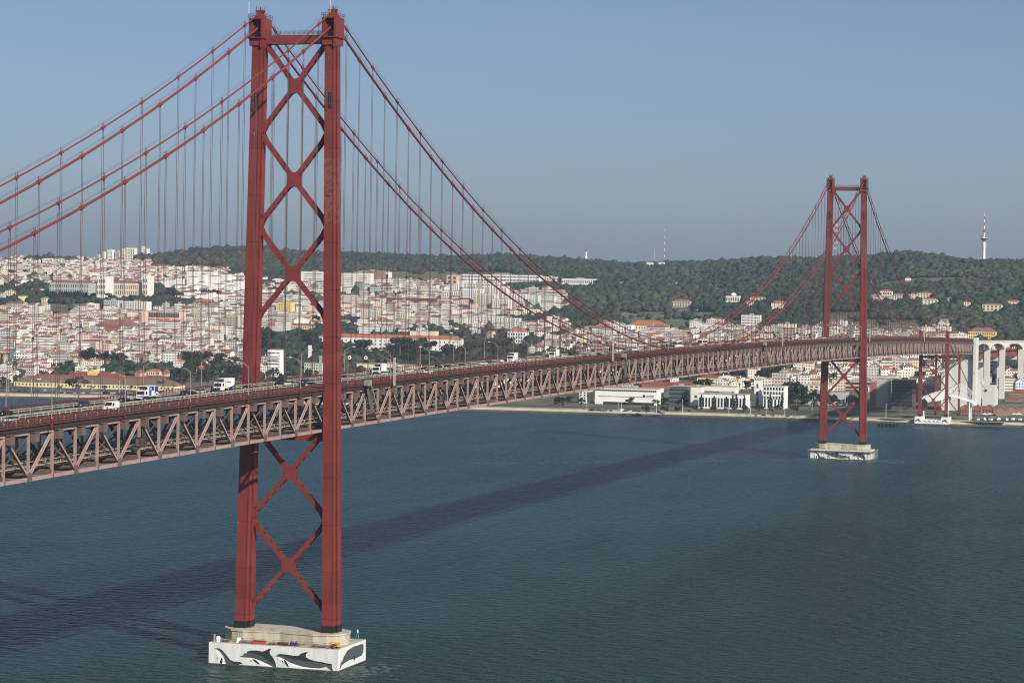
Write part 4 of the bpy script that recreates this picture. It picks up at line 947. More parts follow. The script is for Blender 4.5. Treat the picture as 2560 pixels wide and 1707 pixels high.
pt('tank', 'white_tank', 'white upright tank at the left corner of the near pier', -10.6, P_(546), [('tank_shell', M['white'], MB().tube([(0,0,0),(0,0,1.4),(0,0,1.7)], [.7,.7,.3], 12)), ('pipe', M['cream'], MB().box(-.5,-.2,.8,1.2,0,2.2))])
b_ = MB(); [b_.bar((x_,y_,0),(0,0,2.6),.1,.1) for x_, y_ in ((.7,0),(-.5,.6),(-.5,-.6))]; 
pt('beacon', 'green_beacon', 'small green tripod beacon on the east corner of the near pier', 9.5, -18.6, [('tripod', mat('beacon_green',(.05,.3,.15),.5), b_), ('lantern', M['white'], MB().tube([(0,0,2.2),(0,0,3.1)], [.25,.1], 8))])
# small ruined jetty near the shore pier
J = on(2, 0.5, 2220, 1064); t = thing('old_jetty', 'small dark derelict timber jetty standing in the water left of the shore pier', 'jetty', (J[0], J[1], 0))
b_ = MB(); [b_.box(-3+6*i-.4,-3+6*i+.4,-8+3.2*k-.4,-8+3.2*k+.4,-2,3.2) for i in (0,1) for k in range(6)]; b_.obj('pile', M['black'], t)
MB().box(-4,4,-9,9,2.6,3.2).obj('deck', mq1, t); b_ = MB(); [b_.bar((-3.4,-8+3.2*k,0.3),(-3.4,-4.8+3.2*k,2.6),.35,.35) for k in range(5)]; b_.obj('brace', M['black'], t)
# person-sized work basket on the upper cable
x_ = 340.; t = thing('work_basket', 'small red work basket hung on the upper cable right of centre', 'basket', (x_, HC, zup(x_)))
MB().box(-.6,.6,-.5,.5,-2.2,-1.0).obj('basket', M['redb'], t); MB().box(-.05,.05,-.05,.05,-1,.2).obj('hanger_rod', M['dark'], t); MB().box(-.3,.3,-.3,.3,.3,1.3).obj('white_bag', M['white'], t)
# foam where the current passes the piers
fm = mat('water_foam', (.75,.78,.76), .9); b_ = MB()
def foam(cx, cy, rx, ry, n, smin=.2, smax=1.3):
    for _ in range(n):
        x, y = cx+rng.normal()*rx, cy+rng.normal()*ry; l_, h_ = rng.uniform(smin, smax), rng.uniform(.08,.28); a = -1.2+rng.normal()*.35
        dx, dy = math.cos(a)*l_, math.sin(a)*l_; q = [(x-dx,y-dy),(x-dx*.2-dy*h_*.3,y-dy*.2+dx*h_*.3),(x+dx,y+dy),(x+dx*.1+dy*h_*.4,y+dy*.1-dx*h_*.4)]
        b_.add([(a_,c_,.03+.002*rng.random()) for a_, c_ in q], [(0,1,2,3)])
foam(-14,-24,3,4,40,.3,1.1); foam(-30,-32,16,7,60,.2,1.1); foam(-2,-28,9,4,90,.3,1.5); foam(-40,38,22,14,10,.15,.7); foam(-13.3,-3,.5,10,40,.15,.7); foam(1000,-38,12,9,90,.5,2.4); foam(985,-12,4,12,30,.3,1.4)
for k in range(150): foam(982-k*1.0+rng.normal()*3, 24+k*1.25+rng.normal()*3, 1.5, 1.5, 1, .8, 3.2)
for k in range(60): foam(rng.uniform(-250,-60)+rng.normal(), rng.uniform(-60,150), 1, 1, 1, .15, .6)
tag(b_.obj('foam', fm), 'white foam streaks on the water around the two piers', 'foam', kind='stuff')

# moored boats in the small dock at the right edge
c_ = [ground(px, v) for px, v in ((2432,1053),(2600,1057),(2600,1050),(2432,1047))]
b_ = MB(); b_.add([(p[0], p[1], 4.35) for p in c_], [(0,1,2,3)]); tag(b_.obj('dock_water', wm), kind='structure')
for k, px in enumerate((2446,2461,2478,2497,2516,2533,2550)):
    P = ground(px, 1051); t = thing('motor_boat', f'small white moored boat in the dock at the right edge, {ordn(k)} from left', 'boat', (P[0], P[1], 4.35), .3*math.sin(k*2), 'boats moored in the dock')
    b_ = MB(); b_.prism([(-3.4,-1),(1.6,-1.1),(3.6,0),(1.6,1.1),(-3.4,1)], 0, .2, top=1.0); b_.prism([(-3.5,-1.1),(1.7,-1.2),(4.0,0),(1.7,1.2),(-3.5,1.1)], .2, 1.1); b_.obj('hull', M['white'], t)
    b_ = MB(); b_.prism([(-1.2,-.8),(1.3,-.8),(1.3,.8),(-1.2,.8)], 1.1, 2.1, top=.85); b_.obj('cabin', M['whitew'] if k % 2 else M['lampm'], t)
    if k % 3 == 0: MB().tube([(0,0,2),(0,0,8.5)], [.07,.04], 5).obj('mast', M['lampm'], t)
# ------------------------------------------------------------------ the city: landmarks first
def UVset(me, quads_uv):
    uv = me.uv_layers.new(name='UVMap'); uv.data.foreach_set('uv', quads_uv)
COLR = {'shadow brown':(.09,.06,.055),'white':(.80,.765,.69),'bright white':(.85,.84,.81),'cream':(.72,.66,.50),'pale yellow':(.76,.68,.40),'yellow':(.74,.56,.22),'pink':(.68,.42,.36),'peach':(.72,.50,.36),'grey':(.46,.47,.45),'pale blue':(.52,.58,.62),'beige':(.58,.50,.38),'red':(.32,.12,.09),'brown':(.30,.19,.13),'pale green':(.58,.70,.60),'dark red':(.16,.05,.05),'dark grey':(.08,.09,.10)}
ROOFS = {'tile':(M['tile'],'red tile roof'),'orange':(M['tileo'],'orange tile roof'),'brown':(M['tilebr'],'brown tile roof'),'dull':(M['tiled'],'dull red roof'),'flat':(M['flat'],'flat roof')}
OCC = []    # (px0, px1, v0, v1, distance) of big buildings, so nothing is set inside them
FOOT = []   # world footprints already taken
def box_at(px0, px1, vb, depth, ang=0., dist=None):
    """frame of a building whose front base runs between two photo columns at row vb; ang turns its front from due south"""
    pm = (px0+px1)/2
    if dist is None: P = ground(pm, vb)
    else:
        d = ray(pm, vb); P = CAM+d*(dist/np.hypot(d[0], d[1]))
    dd = math.hypot(P[0]-CAM[0], P[1]-CAM[1]); va = math.atan2(P[1]-CAM[1], P[0]-CAM[0])
    f = ang-va            # angle between view direction and front normal
    tot = (px1-px0)/FPX*dd
    w_ = (tot-abs(math.sin(f))*depth)/max(.35, abs(math.cos(f)))
    if w_ < 4: w_ = tot*.7
    return P, dd, max(w_, 4), va
def shell(b_, w_, d_, z0, z1): b_.box(0, d_, -w_/2, w_/2, z0, z1)
def roof_mb(w_, d_, z, kind, h=None, over=.4):
    b_ = MB()
    if kind == 'flat':
        b_.box(-.25, d_+.25, -w_/2-.25, w_/2+.25, z, z+.5); b_.box(d_*.4, d_*.7, -w_*.12, w_*.1, z+.5, z+2.4)
    else:
        h = h or min(d_, w_)*.28; o = over; long_y = w_ >= d_
        if long_y: e = min(d_/2, w_/2)*.9; r0, r1 = (d_/2, -w_/2+e-o), (d_/2, w_/2-e+o)
        else: e = w_/2*.9; r0, r1 = (e-o, 0), (d_-e+o, 0)
        v = [(-o,-w_/2-o,z),(d_+o,-w_/2-o,z),(d_+o,w_/2+o,z),(-o,w_/2+o,z),(r0[0],r0[1],z+h),(r1[0],r1[1],z+h)]
        f = [(0,1,4),(1,2,5,4),(2,3,5),(3,0,4,5)] if long_y else [(3,0,4),(0,1,5,4),(1,2,5),(2,3,4,5)]
        b_.add(v, f+[(0,3,2,1)])
    return b_
def gable_mb(w_, d_, z, h, axis='x', over=.4):
    """ridge along x (gable faces the river) or along y"""
    b_ = MB(); o = over; W = w_/2+o
    if axis == 'x': b_.slab([(-o,-W,z-.1),(-o,0,z+h),(-o,W,z-.1),(-o,W-.01,z-.35),(-o,0,z+h-.3),(-o,-W+.01,z-.35)], (1,0,0), d_+2*o)
    else: b_.slab([(-o,-W,z-.1),(d_/2,-W,z+h),(d_+o,-W,z-.1)], (0,1,0), 2*W)
    return b_
WM = {}
def window_mesh(ww, wh, kind='win'):
    k = (round(ww, 2), round(wh, 2), kind)
    if k not in WM: WM[k] = MB().box(-.06, .1, -ww/2, ww/2, 0, wh).mesh('window', M[kind])
    return WM[k]
def block(name, label, cat, px0, px1, vb, vt, depth=14, col='white', roof='flat', ang=0., rh=None, win=(0,0), wsz=None, dist=None, sink=6, group=None, side_win=0, balc=0, roofpx=0, wkind='win', gable=None, wz=(.10,.93)):
    P, dd, w_, va = box_at(px0, px1, vb, depth, ang, dist)
    h = (vb-vt)/FPX*dd; rp = roofpx/FPX*dd
    t = thing(name, label, cat, (P[0], P[1], P[2]), ang, group)
    b_ = MB(); shell(b_, w_, depth, -sink, h-rp)
    if gable == 'x': b_.slab([(0,-w_/2,h-rp),(0,0,h-.2),(0,w_/2,h-rp)], (1,0,0), depth)
    wl = b_.obj('wall', M['plain'], t); wl.color = (*COLR[col], 1)
    if roof:
        if gable: rb = gable_mb(w_, depth, h-rp, rp, gable)
        else: rb = roof_mb(w_, depth, h-rp, roof, rp if rp > 0 else None)
        rb.obj('roof', ROOFS[roof][0], t)
    nx, nz = win
    if nx and nz:
        H = h-rp; ww, wh = wsz or (w_/nx*.5, H/nz*.5)
        me = window_mesh(ww, wh, wkind)
        for i in range(nx):
            for j in range(nz):
                o = link('window', me, t); o.location = (0, -w_/2+w_*(i+.5)/nx, H*(wz[0]+(wz[1]-wz[0])*(j+.5)/nz)-wh/2)
        for i in range(side_win):
            for j in range(nz):
                o = link('window', me, t); o.location = (depth*(i+.5)/side_win, -w_/2, H*(wz[0]+(wz[1]-wz[0])*(j+.5)/nz)-wh/2); o.rotation_euler = (0,0,math.pi/2)
    for j in range(balc):
        z = (h-rp)*(j+.55)/(balc+.3); MB().box(-1.1, 0, -w_*.42, w_*.42, z, z+.95).obj('balcony', M['whitew'], t)
    OCC.append((px0-2, px1+2, vb-(3 if depth < 15 else 5), vb+4)); FOOT.append((P[0], P[1], max(w_, depth)*.6+4))
    return t, w_, h, dd
M['plain'] = mat('plain_render', (1,1,1), .85, var=.07, vscale=.12, obcol=True)
# --- riverside warehouses at the left
t, w_, h, dd = block('riverside_warehouse','very long yellow riverside warehouse with a big weathered brown roof','warehouse',24,442,972,945,26,'pale yellow','brown',roofpx=14.5,win=(44,1),wsz=(1.5,1.9),wz=(.2,.9))
block('riverside_warehouse','long dull red roofed shed just behind the yellow riverside warehouse','warehouse',46,420,955,939,22,'yellow','dull',roofpx=11)
t, w_, h, dd = block('yellow_hall','low yellow hall with central gable behind the long red roofs','hall',168,302,947,930,16,'yellow','dull',roofpx=7,win=(14,1),wsz=(1.3,1.9))
b_ = MB(); b_.box(-1.5,10,-3,7,-2,7.5); b_.slab([(-1.5,-3,7.5),(-1.5,2,9.6),(-1.5,7,7.5)],(1,0,0),11); o = b_.obj('gabled_bay', M['plain'], t); o.color = (*COLR['yellow'],1)
block('pink_house','broad pink house with hipped roof beside the warehouses','house',330,358,942,925,14,'pink','tile',roofpx=7,win=(5,1)); block('yellow_house','small yellow gabled house between two pink ones','house',360,404,938,922,12,'pale yellow','orange',roofpx=6,win=(6,1))
block('pink_house','pink gabled house right of the small yellow house','house',398,424,942,925,12,'pink','tile',roofpx=9); block('pink_house','long low pink house left of the park trees','house',424,456,938,927,12,'pink','tile',roofpx=6)
# --- the palace on the hill
t, w_, h, dd = block('palace','long pale palace with corner towers and red roofs on the hill','palace',116,228,743,701,26,'grey','tile',roofpx=6,win=(17,2),wsz=(1.7,4.2),wz=(.25,.95))
def wing(par, px0, px1, vt, vb, depth, col, roof, rp, nx, nz, off=0, dist=3960, spikes=0):
    P, dd, w2, va = box_at(px0, px1, vb, depth, 0, dist+off); h2 = (vb-vt)/FPX*dd; r = rp/FPX*dd
    L0 = Vector(P)-par.location
    b_ = MB(); b_.box(L0.x, L0.x+depth, L0.y-w2/2, L0.y+w2/2, -6, L0.z+h2-r)
    for k in range(spikes): y = L0.y-w2/2+w2*(k+.5)/spikes; b_.box(L0.x-.1, L0.x+.9, y-.45, y+.45, L0.z+h2-r, L0.z+h2-r+3.2)
    o = b_.obj('wall', M['plain'], par); o.color = (*COLR[col],1)
    if roof:
        rb = roof_mb(w2, depth, h2-r, roof, r if r else None); rb.v = [(a+L0.x, c+L0.y, e+L0.z) for a, c, e in rb.v]; rb.obj('roof', ROOFS[roof][0], par)
    me = window_mesh(w2/nx*.42, h2/nz*.5)
    for i in range(nx):
        for j in range(nz): q = link('window', me, par); q.location = (L0.x, L0.y-w2/2+w2*(i+.5)/nx, L0.z+(h2-r)*(.14+.82*j/nz))
wing(t, 232, 273, 692, 743, 28, 'white', None, 0, 5, 3, -10, spikes=7)
wing(t, 273, 352, 701, 742, 24, 'cream', 'tile', 7, 14, 2, 14)
wing(t, 351, 372, 690, 743, 24, 'white', None, 0, 3, 3, -6, spikes=4)
OCC.append((110, 376, 735, 748))
for px0, px1, vt, cl, nz, lab in ((240,252,637,'cream',9,'leftmost, low'),(252,264,630,'white',10,'second from left'),(264,283,625,'bright white',10,'third, broad'),(283,301,628,'grey',9,'fourth, grey'),(301,311,622,'cream',11,'fifth, slender'),(311,339,620,'white',11,'sixth, broadest'),(348,359,616,'cream',13,'tallest, standing apart'),(359,369,622,'white',12,'rightmost tall one'),(222,241,645,'cream',4,'low one at the left foot'),(369,384,634,'white',5,'low one right of the tallest')):
    block('tower_block', f'pale tower block on the left skyline, {lab}', 'tower block', px0, px1, 657, vt, 15, cl, 'flat', dist=5850, win=(4,min(nz,8)), group='tower blocks on the left skyline')
# --- left city landmarks
t_, _, _, _ = block('peach_school','broad peach building with a gridded dark window band','school',363,455,824,779,22,'peach','flat',win=(18,1),wsz=(2.2,6.5),wz=(.62,.98))
block('peach_wing','tall peach end wing left of the gridded peach building','building',340,362,822,778,18,'peach','flat',win=(3,6)); block('pale_slab','blank pale grey slab building right of the peach school','building',440,458,829,801,14,'grey','flat')
block('red_school','long brick-red building with a wide red roof','school',228,342,833,800,24,'red','tile',roofpx=13,win=(16,2),wsz=(1.3,1.8)); block('cream_house','cream block left of the brick-red school','building',200,230,834,800,18,'cream','tile',roofpx=3,win=(3,3))
block('yellow_villa','yellow three-storey villa with red hipped roof below the lawn','villa',128,168,802,780,18,'pale yellow','tile',roofpx=4.5,win=(9,3)); block('grey_gable','blank grey gabled house right of the yellow villa','house',168,200,803,771,16,'grey','flat',roofpx=6,gable='x')
block('cream_villa','cream house by the wall above the left town','house',98,120,760,742,14,'cream','tile',roofpx=3,win=(3,2)); block('yellow_farmhouse','small yellow house among trees at the left','house',40,64,752,737,14,'pale yellow','tile',roofpx=3)
block('apartment_block','white and cream block with dark balcony bands at the left edge','apartment block',-8,46,885,845,16,'cream','tile',roofpx=3,win=(5,6),wsz=(5.5,1.1),balc=0)
block('apartment_block','cream block with square dark windows in the left town','apartment block',116,154,887,857,14,'cream','flat',win=(6,4),wsz=(1.5,1.5)); block('apartment_block','beige banded block beside the cream block with square windows','apartment block',154,190,888,851,16,'pale yellow','dull',roofpx=3,win=(4,6),wsz=(2.6,1.3))
block('apartment_block','banded beige block right of a blank stair wall','apartment block',192,246,888,850,16,'beige','dull',roofpx=3,win=(6,6),wsz=(2.8,1.2)); block('apartment_block','narrow red and white block in the left town','apartment block',250,272,872,853,12,'red','tile',win=(2,3))
block('apartment_block','pale blue and cream stepped block below the lawn, left half','apartment block',252,300,778,751,16,'pale blue','flat',win=(8,6)); block('apartment_block','pale blue and white stepped block below the lawn, right half','apartment block',300,372,782,754,16,'white','flat',win=(10,6))
block('apartment_block','tall beige block with dark balconies against the near tower','apartment block',560,600,838,788,14,'beige','flat',win=(4,9),wsz=(3.2,1.3)); block('apartment_block','grey slab with many balconies left of the beige block','apartment block',478,502,828,797,14,'grey','flat',win=(3,7))
block('apartment_block','cream block with yellow stair tower among red roofs','apartment block',427,456,900,867,14,'cream','tile',roofpx=5,win=(4,3)); block('long_terrace','long terrace with red roof and white balconies above the park','terrace',500,600,892,873,14,'white','dull',roofpx=6,win=(16,2))
for a, b2, vb, vt, rp, lab in ((426,458,920,897,7,'left'),(482,514,932,913,9,'middle'),(516,536,918,892,6,'right')):
    block('white_villa', f'white villa with orange roof among the dark park trees, {lab} of three', 'villa', a, b2, vb, vt, 13, 'white', 'orange', roofpx=rp, win=(5,2), group='white villas in the park trees')
block('garden_house','cream house in the trees beneath the white villas','house',550,574,936,920,10,'cream','flat',win=(3,2)); block('long_terrace','brown-walled long house with tiled roof at the upper right of the left town','terrace',478,532,768,747,16,'brown','orange',roofpx=7,win=(12,1))
# white terraces under the wood
for k, (a, b2, vb, vt) in enumerate(((408,440,718,697),(434,462,722,694),(462,492,724,690),(492,516,722,684),(516,545,728,688),(545,575,720,684),(462,500,706,676),(500,540,704,677),(540,574,708,682),(530,560,735,708),(556,590,738,712),(578,606,736,700),(404,430,708,692))):
    block('white_terrace', f'bright white blind-walled apartment block below the wooded hill, {ordn(k)} in its cluster', 'apartment block', a, b2, vb, vt, 16, 'bright white', 'tile', roofpx=2.2, win=(3,3), wsz=(1,1.2), group='bright white blocks below the wooded hill')
# --- behind the near tower and to its right
block('hospital','white office block with dark horizontal bands left of the tower leg','office',746,818,716,679,20,'white','flat',win=(1,5),wsz=(34,1.0)); block('hospital','white stepped office block with dark bands right of the tower leg','office',848,928,724,683,22,'white','flat',win=(2,6),wsz=(17,.9))
block('brown_office','broad brown office block behind the white one','office',888,958,712,677,24,'brown','flat',win=(1,1),wsz=(.1,.1)); block('brown_office_end','white-striped end of the brown office block','office',958,975,710,680,20,'white','flat',win=(3,1),wsz=(2,14))
block('ochre_office','ochre office block at the left end of the glass gallery','office',1112,1147,712,688,20,'peach','flat',win=(2,2))
block('glass_office','long white gallery building with dark glass in two rows','office',1147,1352,706,687,22,'bright white','flat',win=(24,2),wsz=(5.2,2.5)); block('white_annex','plain white annex under the glass gallery','annex',1140,1188,718,701,16,'bright white','flat')
block('curved_roof_centre','low white building with long swooping roof at the wood edge','building',1344,1400,703,692,20,'white','flat',win=(8,1)); block('curved_roof_centre','low white pavilion with fanned roof reaching into the wood','building',1400,1490,712,697,22,'bright white','flat',win=(16,1))
block('green_tower','pale mint green tower block, left one of the pair','tower block',1319,1349,772,738,16,'pale green','flat',win=(5,7),wsz=(.9,1.2)); block('green_tower','pale mint green tower block, right one of the pair','tower block',1355,1387,775,740,16,'pale green','flat',win=(5,7),wsz=(.9,1.2))
t, w_, h, dd = block('barracks','very long white three-storey building with orange-red roof above the park','barracks',790,1152,878,837,16,'bright white','orange',roofpx=8.5,win=(33,3),wsz=(1.5,1.8)); block('roof_hall','plain cream hall showing above the roof of the long white building','hall',1020,1092,845,828,14,'cream','flat')
block('yellow_chapel','yellow gabled hall with big red side roof','hall',884,928,834,809,30,'pale yellow','tile',roofpx=10,gable='x',win=(3,1)); block('yellow_hall','yellow-walled hall with grey roof seen between the tower legs','hall',710,790,824,808,18,'pale yellow','tile',roofpx=6,win=(12,1))
block('apartment_block','long cream slab block with dark loggias right of the near tower','apartment block',896,962,812,775,16,'cream','flat',win=(10,6)); block('apartment_block','cream block with yellow bands behind the cream slab','apartment block',962,1022,812,780,16,'cream','flat',win=(9,5))
block('yellow_block','bright yellow flat-roofed block behind the cream slabs','apartment block',1022,1080,796,783,14,'yellow','flat'); block('dark_red_factory','dark grey and red factory hall','factory',960,1088,770,745,24,'dark red','flat',win=(20,1))
block('slate_office','slanting dark office block with glass bands','office',1130,1172,784,762,16,'dark grey','flat',win=(1,4),wsz=(20,1)); block('ochre_tower','ochre stair tower joined to white flats','tower',1172,1192,788,760,12,'peach','flat')
block('apartment_block','ochre high-rise between the tower legs','apartment block',690,732,788,756,16,'yellow','flat',win=(5,8),wsz=(1.2,1.2)); block('apartment_block','white flats with black window rows between the tower legs','apartment block',716,742,808,783,14,'white','flat',win=(4,4)); block('apartment_block','tall yellow wall against the near tower leg','apartment block',796,815,810,772,14,'yellow','flat')
block('apartment_block','white high-rise with rows of balconies in the park between the tower legs','apartment block',662,704,942,871,14,'bright white','tile',roofpx=3,win=(3,8),wsz=(4.5,1.2),balc=7); block('grey_block','grey-green walled flats at the deck right of the high-rise','apartment block',755,812,935,904,14,'pale green','dull',roofpx=3,win=(8,3))
block('white_chimney','slender white chimney in the park between the tower legs','chimney',771,776,906,863,2.5,'bright white',None)
block('small_station','low white building with a row of dark windows seen over the deck','building',886,1050,936,911,14,'cream','flat',win=(26,1),wsz=(1.5,2.2)); block('park_shed','low white shed among trees above the deck','shed',880,935,882,876,8,'bright white','flat')
for k, (a, b2, vb, vt, c_) in enumerate(((1100,1160,762,728,'white'),(1150,1205,768,722,'bright white'),(1180,1240,778,735,'cream'),(1200,1270,764,715,'white'),(1245,1318,772,735,'bright white'),(1090,1130,774,748,'cream'),(1225,1275,782,748,'white'),(1040,1100,745,722,'white'),(1100,1150,730,712,'bright white'),(1155,1230,732,708,'white'),(1190,1260,722,703,'bright white'),(1030,1095,735,716,'white'),(1180,1260,818,790,'white'),(1230,1300,822,795,'bright white'))):
    block('white_flats', f'white flats in the dense cluster right of the near tower, {ordn(k)} in it', 'apartment block', a, b2, vb, vt, 18, c_, 'flat', win=(9,max(3,(vb-vt)//6)), group='dense white flats below the glass gallery')
block('villa','white villa with orange hipped roof in the park right of the cables','villa',1264,1318,860,818,16,'bright white','orange',roofpx=11,win=(7,3))
block('orange_hall','large hall with wide orange hipped roof and arcade','hall',1562,1668,835,801,26,'cream','orange',roofpx=13,win=(14,2),wsz=(1.4,2)); block('white_modern_flats','white flats with irregular dark windows under the cables','apartment block',1522,1582,842,812,16,'bright white','flat',win=(8,4)); block('orange_house','house with broad orange roof left of the white flats','house',1480,1532,838,808,16,'brown','orange',roofpx=9)
block('cream_gable_house','cream gabled house right of the orange-roofed hall','house',1668,1694,850,818,14,'cream','flat',roofpx=6,gable='x'); block('yellow_house','yellow house with dark windows right of the gabled one','house',1696,1730,848,822,14,'yellow','tile',roofpx=3,win=(5,3)); block('cream_row','cream row of houses left of the bridge dip','terrace',1730,1790,848,828,12,'cream','tile',roofpx=5,win=(8,2))
block('grey_villa','grey stone villa with red roof alone in the wood','villa',1676,1728,768,748,16,'beige','tile',roofpx=6,win=(7,2)); block('white_house','white house pair at the right end of the meadow','house',1764,1812,815,794,12,'white','tile',roofpx=4,win=(7,2))
t, w_, h, dd = block('domed_pavilion','white domed pavilion on a terrace in the wood','pavilion',1812,1850,757,740,14,'white','flat',win=(6,1)); MB().tube([(7,0,h),(7,0,h+3.2),(7,0,h+4.6),(7,0,h+5.2)],[4.6,4.6,3,.4],14).obj('dome', M['whitew'], t)
block('white_office','white and grey office building above the bridge deck','office',1850,1900,822,788,16,'white','flat',win=(6,4),wsz=(3,1.2)); block('storage_tank_house','pale round-cornered block with vertical ribs over the deck','building',1940,1988,840,810,18,'cream','flat',win=(12,1),wsz=(.5,7))
block('villa','white villa with red roof behind the far tower','villa',2030,2105,842,808,14,'white','tile',roofpx=7,win=(8,3)); block('pale_office','pale green office with flat roof right of the far tower','office',2165,2208,842,823,14,'pale green','flat',win=(6,2)); block('orange_villa','villa with orange hipped roof left of the far tower','villa',1925,1968,772,752,14,'cream','orange',roofpx=6)
for k, (a, b2, vb, vt) in enumerate(((2134,2150,700,0),(2177,2200,752,733),(2198,2230,748,724),(2228,2262,750,733),(2270,2292,748,732),(2292,2330,748,729),(2300,2345,762,745),(2362,2384,752,742),(2402,2425,768,752),(1873,1915,752,740),(1858,1885,765,752),(2455,2505,778,758),(2515,2552,760,750))):
    if vt: block('hillside_villa', f'pale villa with red roof on the wooded hill right of centre, {ordn(k-1)} of its scatter', 'villa', a, b2, vb, vt, 12, ['white','cream'][k%2], 'tile' if k%2 else 'orange', roofpx=4, win=(5,2), group='villas on the wooded hill')
block('yellow_palace','yellow stately building with red roofs behind the viaduct','building',2305,2420,850,829,16,'pale yellow','tile',roofpx=6,win=(20,2)); block('yellow_palace','yellow stately house with high mansard roof and balustrade','building',2420,2489,849,819,18,'yellow','tile',roofpx=10,win=(12,2))
# --- waterfront
t, w_, h, dd = block('exhibition_hall','long white low hall with a row of small dark windows and emblem','hall',1477,1650,1012,971,30,'bright white','flat',win=(30,1),wsz=(1.7,1.7),wz=(.74,1.0),wkind='glass')
MB().box(-.2,.02,-w_*.46,w_*.36,-1,h*.17).obj('shaded_ground_floor', M['glass'], t); MB().box(-.08,.02,-w_*.46,w_*.44,h*.47,h*.52).obj('dark_band', M['lampm'], t)  # dark glass strip stands in for the shade of the ground-floor recess
b_ = MB(); b_.tube([(-.12,-w_*.30,h*.58),(-.02,-w_*.30,h*.58)], 1.3, 10); b_.obj('emblem', M['dark'], t); b_ = MB(); [b_.box(-.1,.0,-w_*.34-1.1*k-.8,-w_*.34-1.1*k,h*.55,h*.55+.9) for k in range(7)]; b_.obj('sign_lettering', M['slate'], t)
t, w_, h, dd = block('colonnade_building','white building with tall colonnade of slim pillars on the waterfront','building',1740,1868,1022,986,22,'bright white','flat',win=(15,1),wsz=(1.7,8.6),wz=(.0,.86),wkind='glass')
block('upper_offices','white upper offices with ribbon window behind the colonnade','office',1726,1842,1014,966,16,'white','flat',win=(1,2),wsz=(40,1.2)); block('side_office','white office with one blue window at the left of the colonnade','office',1722,1756,1016,968,14,'white','flat',win=(1,1),wsz=(2.5,2.5))
t, w_, h, dd = block('modern_office','white office with tall windows below and square windows above','office',1903,1964,1022,966,20,'bright white','flat',win=(7,3),wsz=(1.9,2.7),wz=(.40,.99)); me = window_mesh(1.6, 8.2, 'glass')
for i in range(6): o = link('tall_window', me, t); o.location = (0, -w_/2+w_*(i+.5)/6, .8)
t, w_, h, dd = block('modern_office_tower','white stair tower with slots joined to the modern waterfront office','tower',1882,1903,1018,951,12,'bright white','flat',win=(1,3),wsz=(1.8,4))
block('yellow_barracks','long yellow building with two rows of dark windows behind the waterfront','barracks',1738,1870,966,938,18,'pale yellow','dull',roofpx=7,win=(14,2),wsz=(1.5,2.0)); block('teal_glass_office','dark teal glass office block left of the colonnade','office',1668,1722,1014,966,20,'dark grey','flat',win=(1,4),wsz=(18,1.2),wkind='glass')
block('red_shed','dull red roofed long shed behind the exhibition hall','shed',1590,1742,972,955,18,'red','dull',roofpx=7); block('end_house','white house at the left end of the exhibition hall','house',1444,1478,1008,976,12,'white','flat',win=(3,4))
block('blank_wall_hall','long blank pale grey hall behind the far tower','hall',2008,2118,1014,980,18,'grey','flat'); block('pink_offices','pink offices with white grid windows left of the viaduct','office',2102,2178,976,952,14,'pink','flat',win=(12,2),wsz=(2.6,2.6)); block('terraced_house','beige house with flat terraces behind the blank hall','house',2008,2062,980,962,14,'cream','flat',win=(4,2))
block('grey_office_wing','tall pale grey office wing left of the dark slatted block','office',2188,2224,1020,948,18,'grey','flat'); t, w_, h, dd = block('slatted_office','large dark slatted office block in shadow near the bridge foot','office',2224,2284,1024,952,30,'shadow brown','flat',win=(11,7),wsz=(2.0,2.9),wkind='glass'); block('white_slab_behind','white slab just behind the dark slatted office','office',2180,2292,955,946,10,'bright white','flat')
block('red_brick_wing','red brick wing between pink offices and grey wing','building',2172,2190,1010,956,14,'red','flat')
for k, (a, b2) in enumerate(((2396,2426),(2426,2454),(2454,2486))): block('brick_dockhouse', f'red brick gabled dock building below the anchor block, {ordn(k)} from left', 'dock building', a, b2, 1036, 1012, 14, 'red', 'brown' , roofpx=8, gable='x', win=(4,1), group='red brick dock buildings')
for k, (a, b2, vt) in enumerate(((2488,2516,1016),(2516,2546,1014),(2546,2580,1016))): block('dock_restaurant', f'dark brown dock restaurant under the viaduct at the right edge, {ordn(k)} from left', 'restaurant', a, b2, 1040, vt, 14, 'brown', 'brown', roofpx=9, gable='x', group='dark dock restaurants')
for k, (a, b2, vb) in enumerate(((2512,2550,1004),(2550,2590,1000),(2520,2575,988))): block('dock_shed', f'long tiled shed behind the dock restaurants, {ordn(k)} one', 'shed', a, b2, vb, vb-14, 16, 'brown', 'dull', roofpx=9)
# white umbrellas and low kiosks by the dock
for k, px in enumerate((2462,2474,2536,2548)):
    P = on(2, 4.2, px, 1042); t = thing('parasol', f'white square parasol on the dock terrace, {ordn(k)} from left', 'parasol', (P[0], P[1], 4.1), 0, 'dock parasols'); MB().prism([(-2.2,-2.6),(2.2,-2.6),(2.2,2.6),(-2.2,2.6)], 2.4, 3.6, top=.1).obj('canopy', M['white'], t); MB().tube([(0,0,0),(0,0,2.6)], .08).obj('pole', M['lampm'], t)
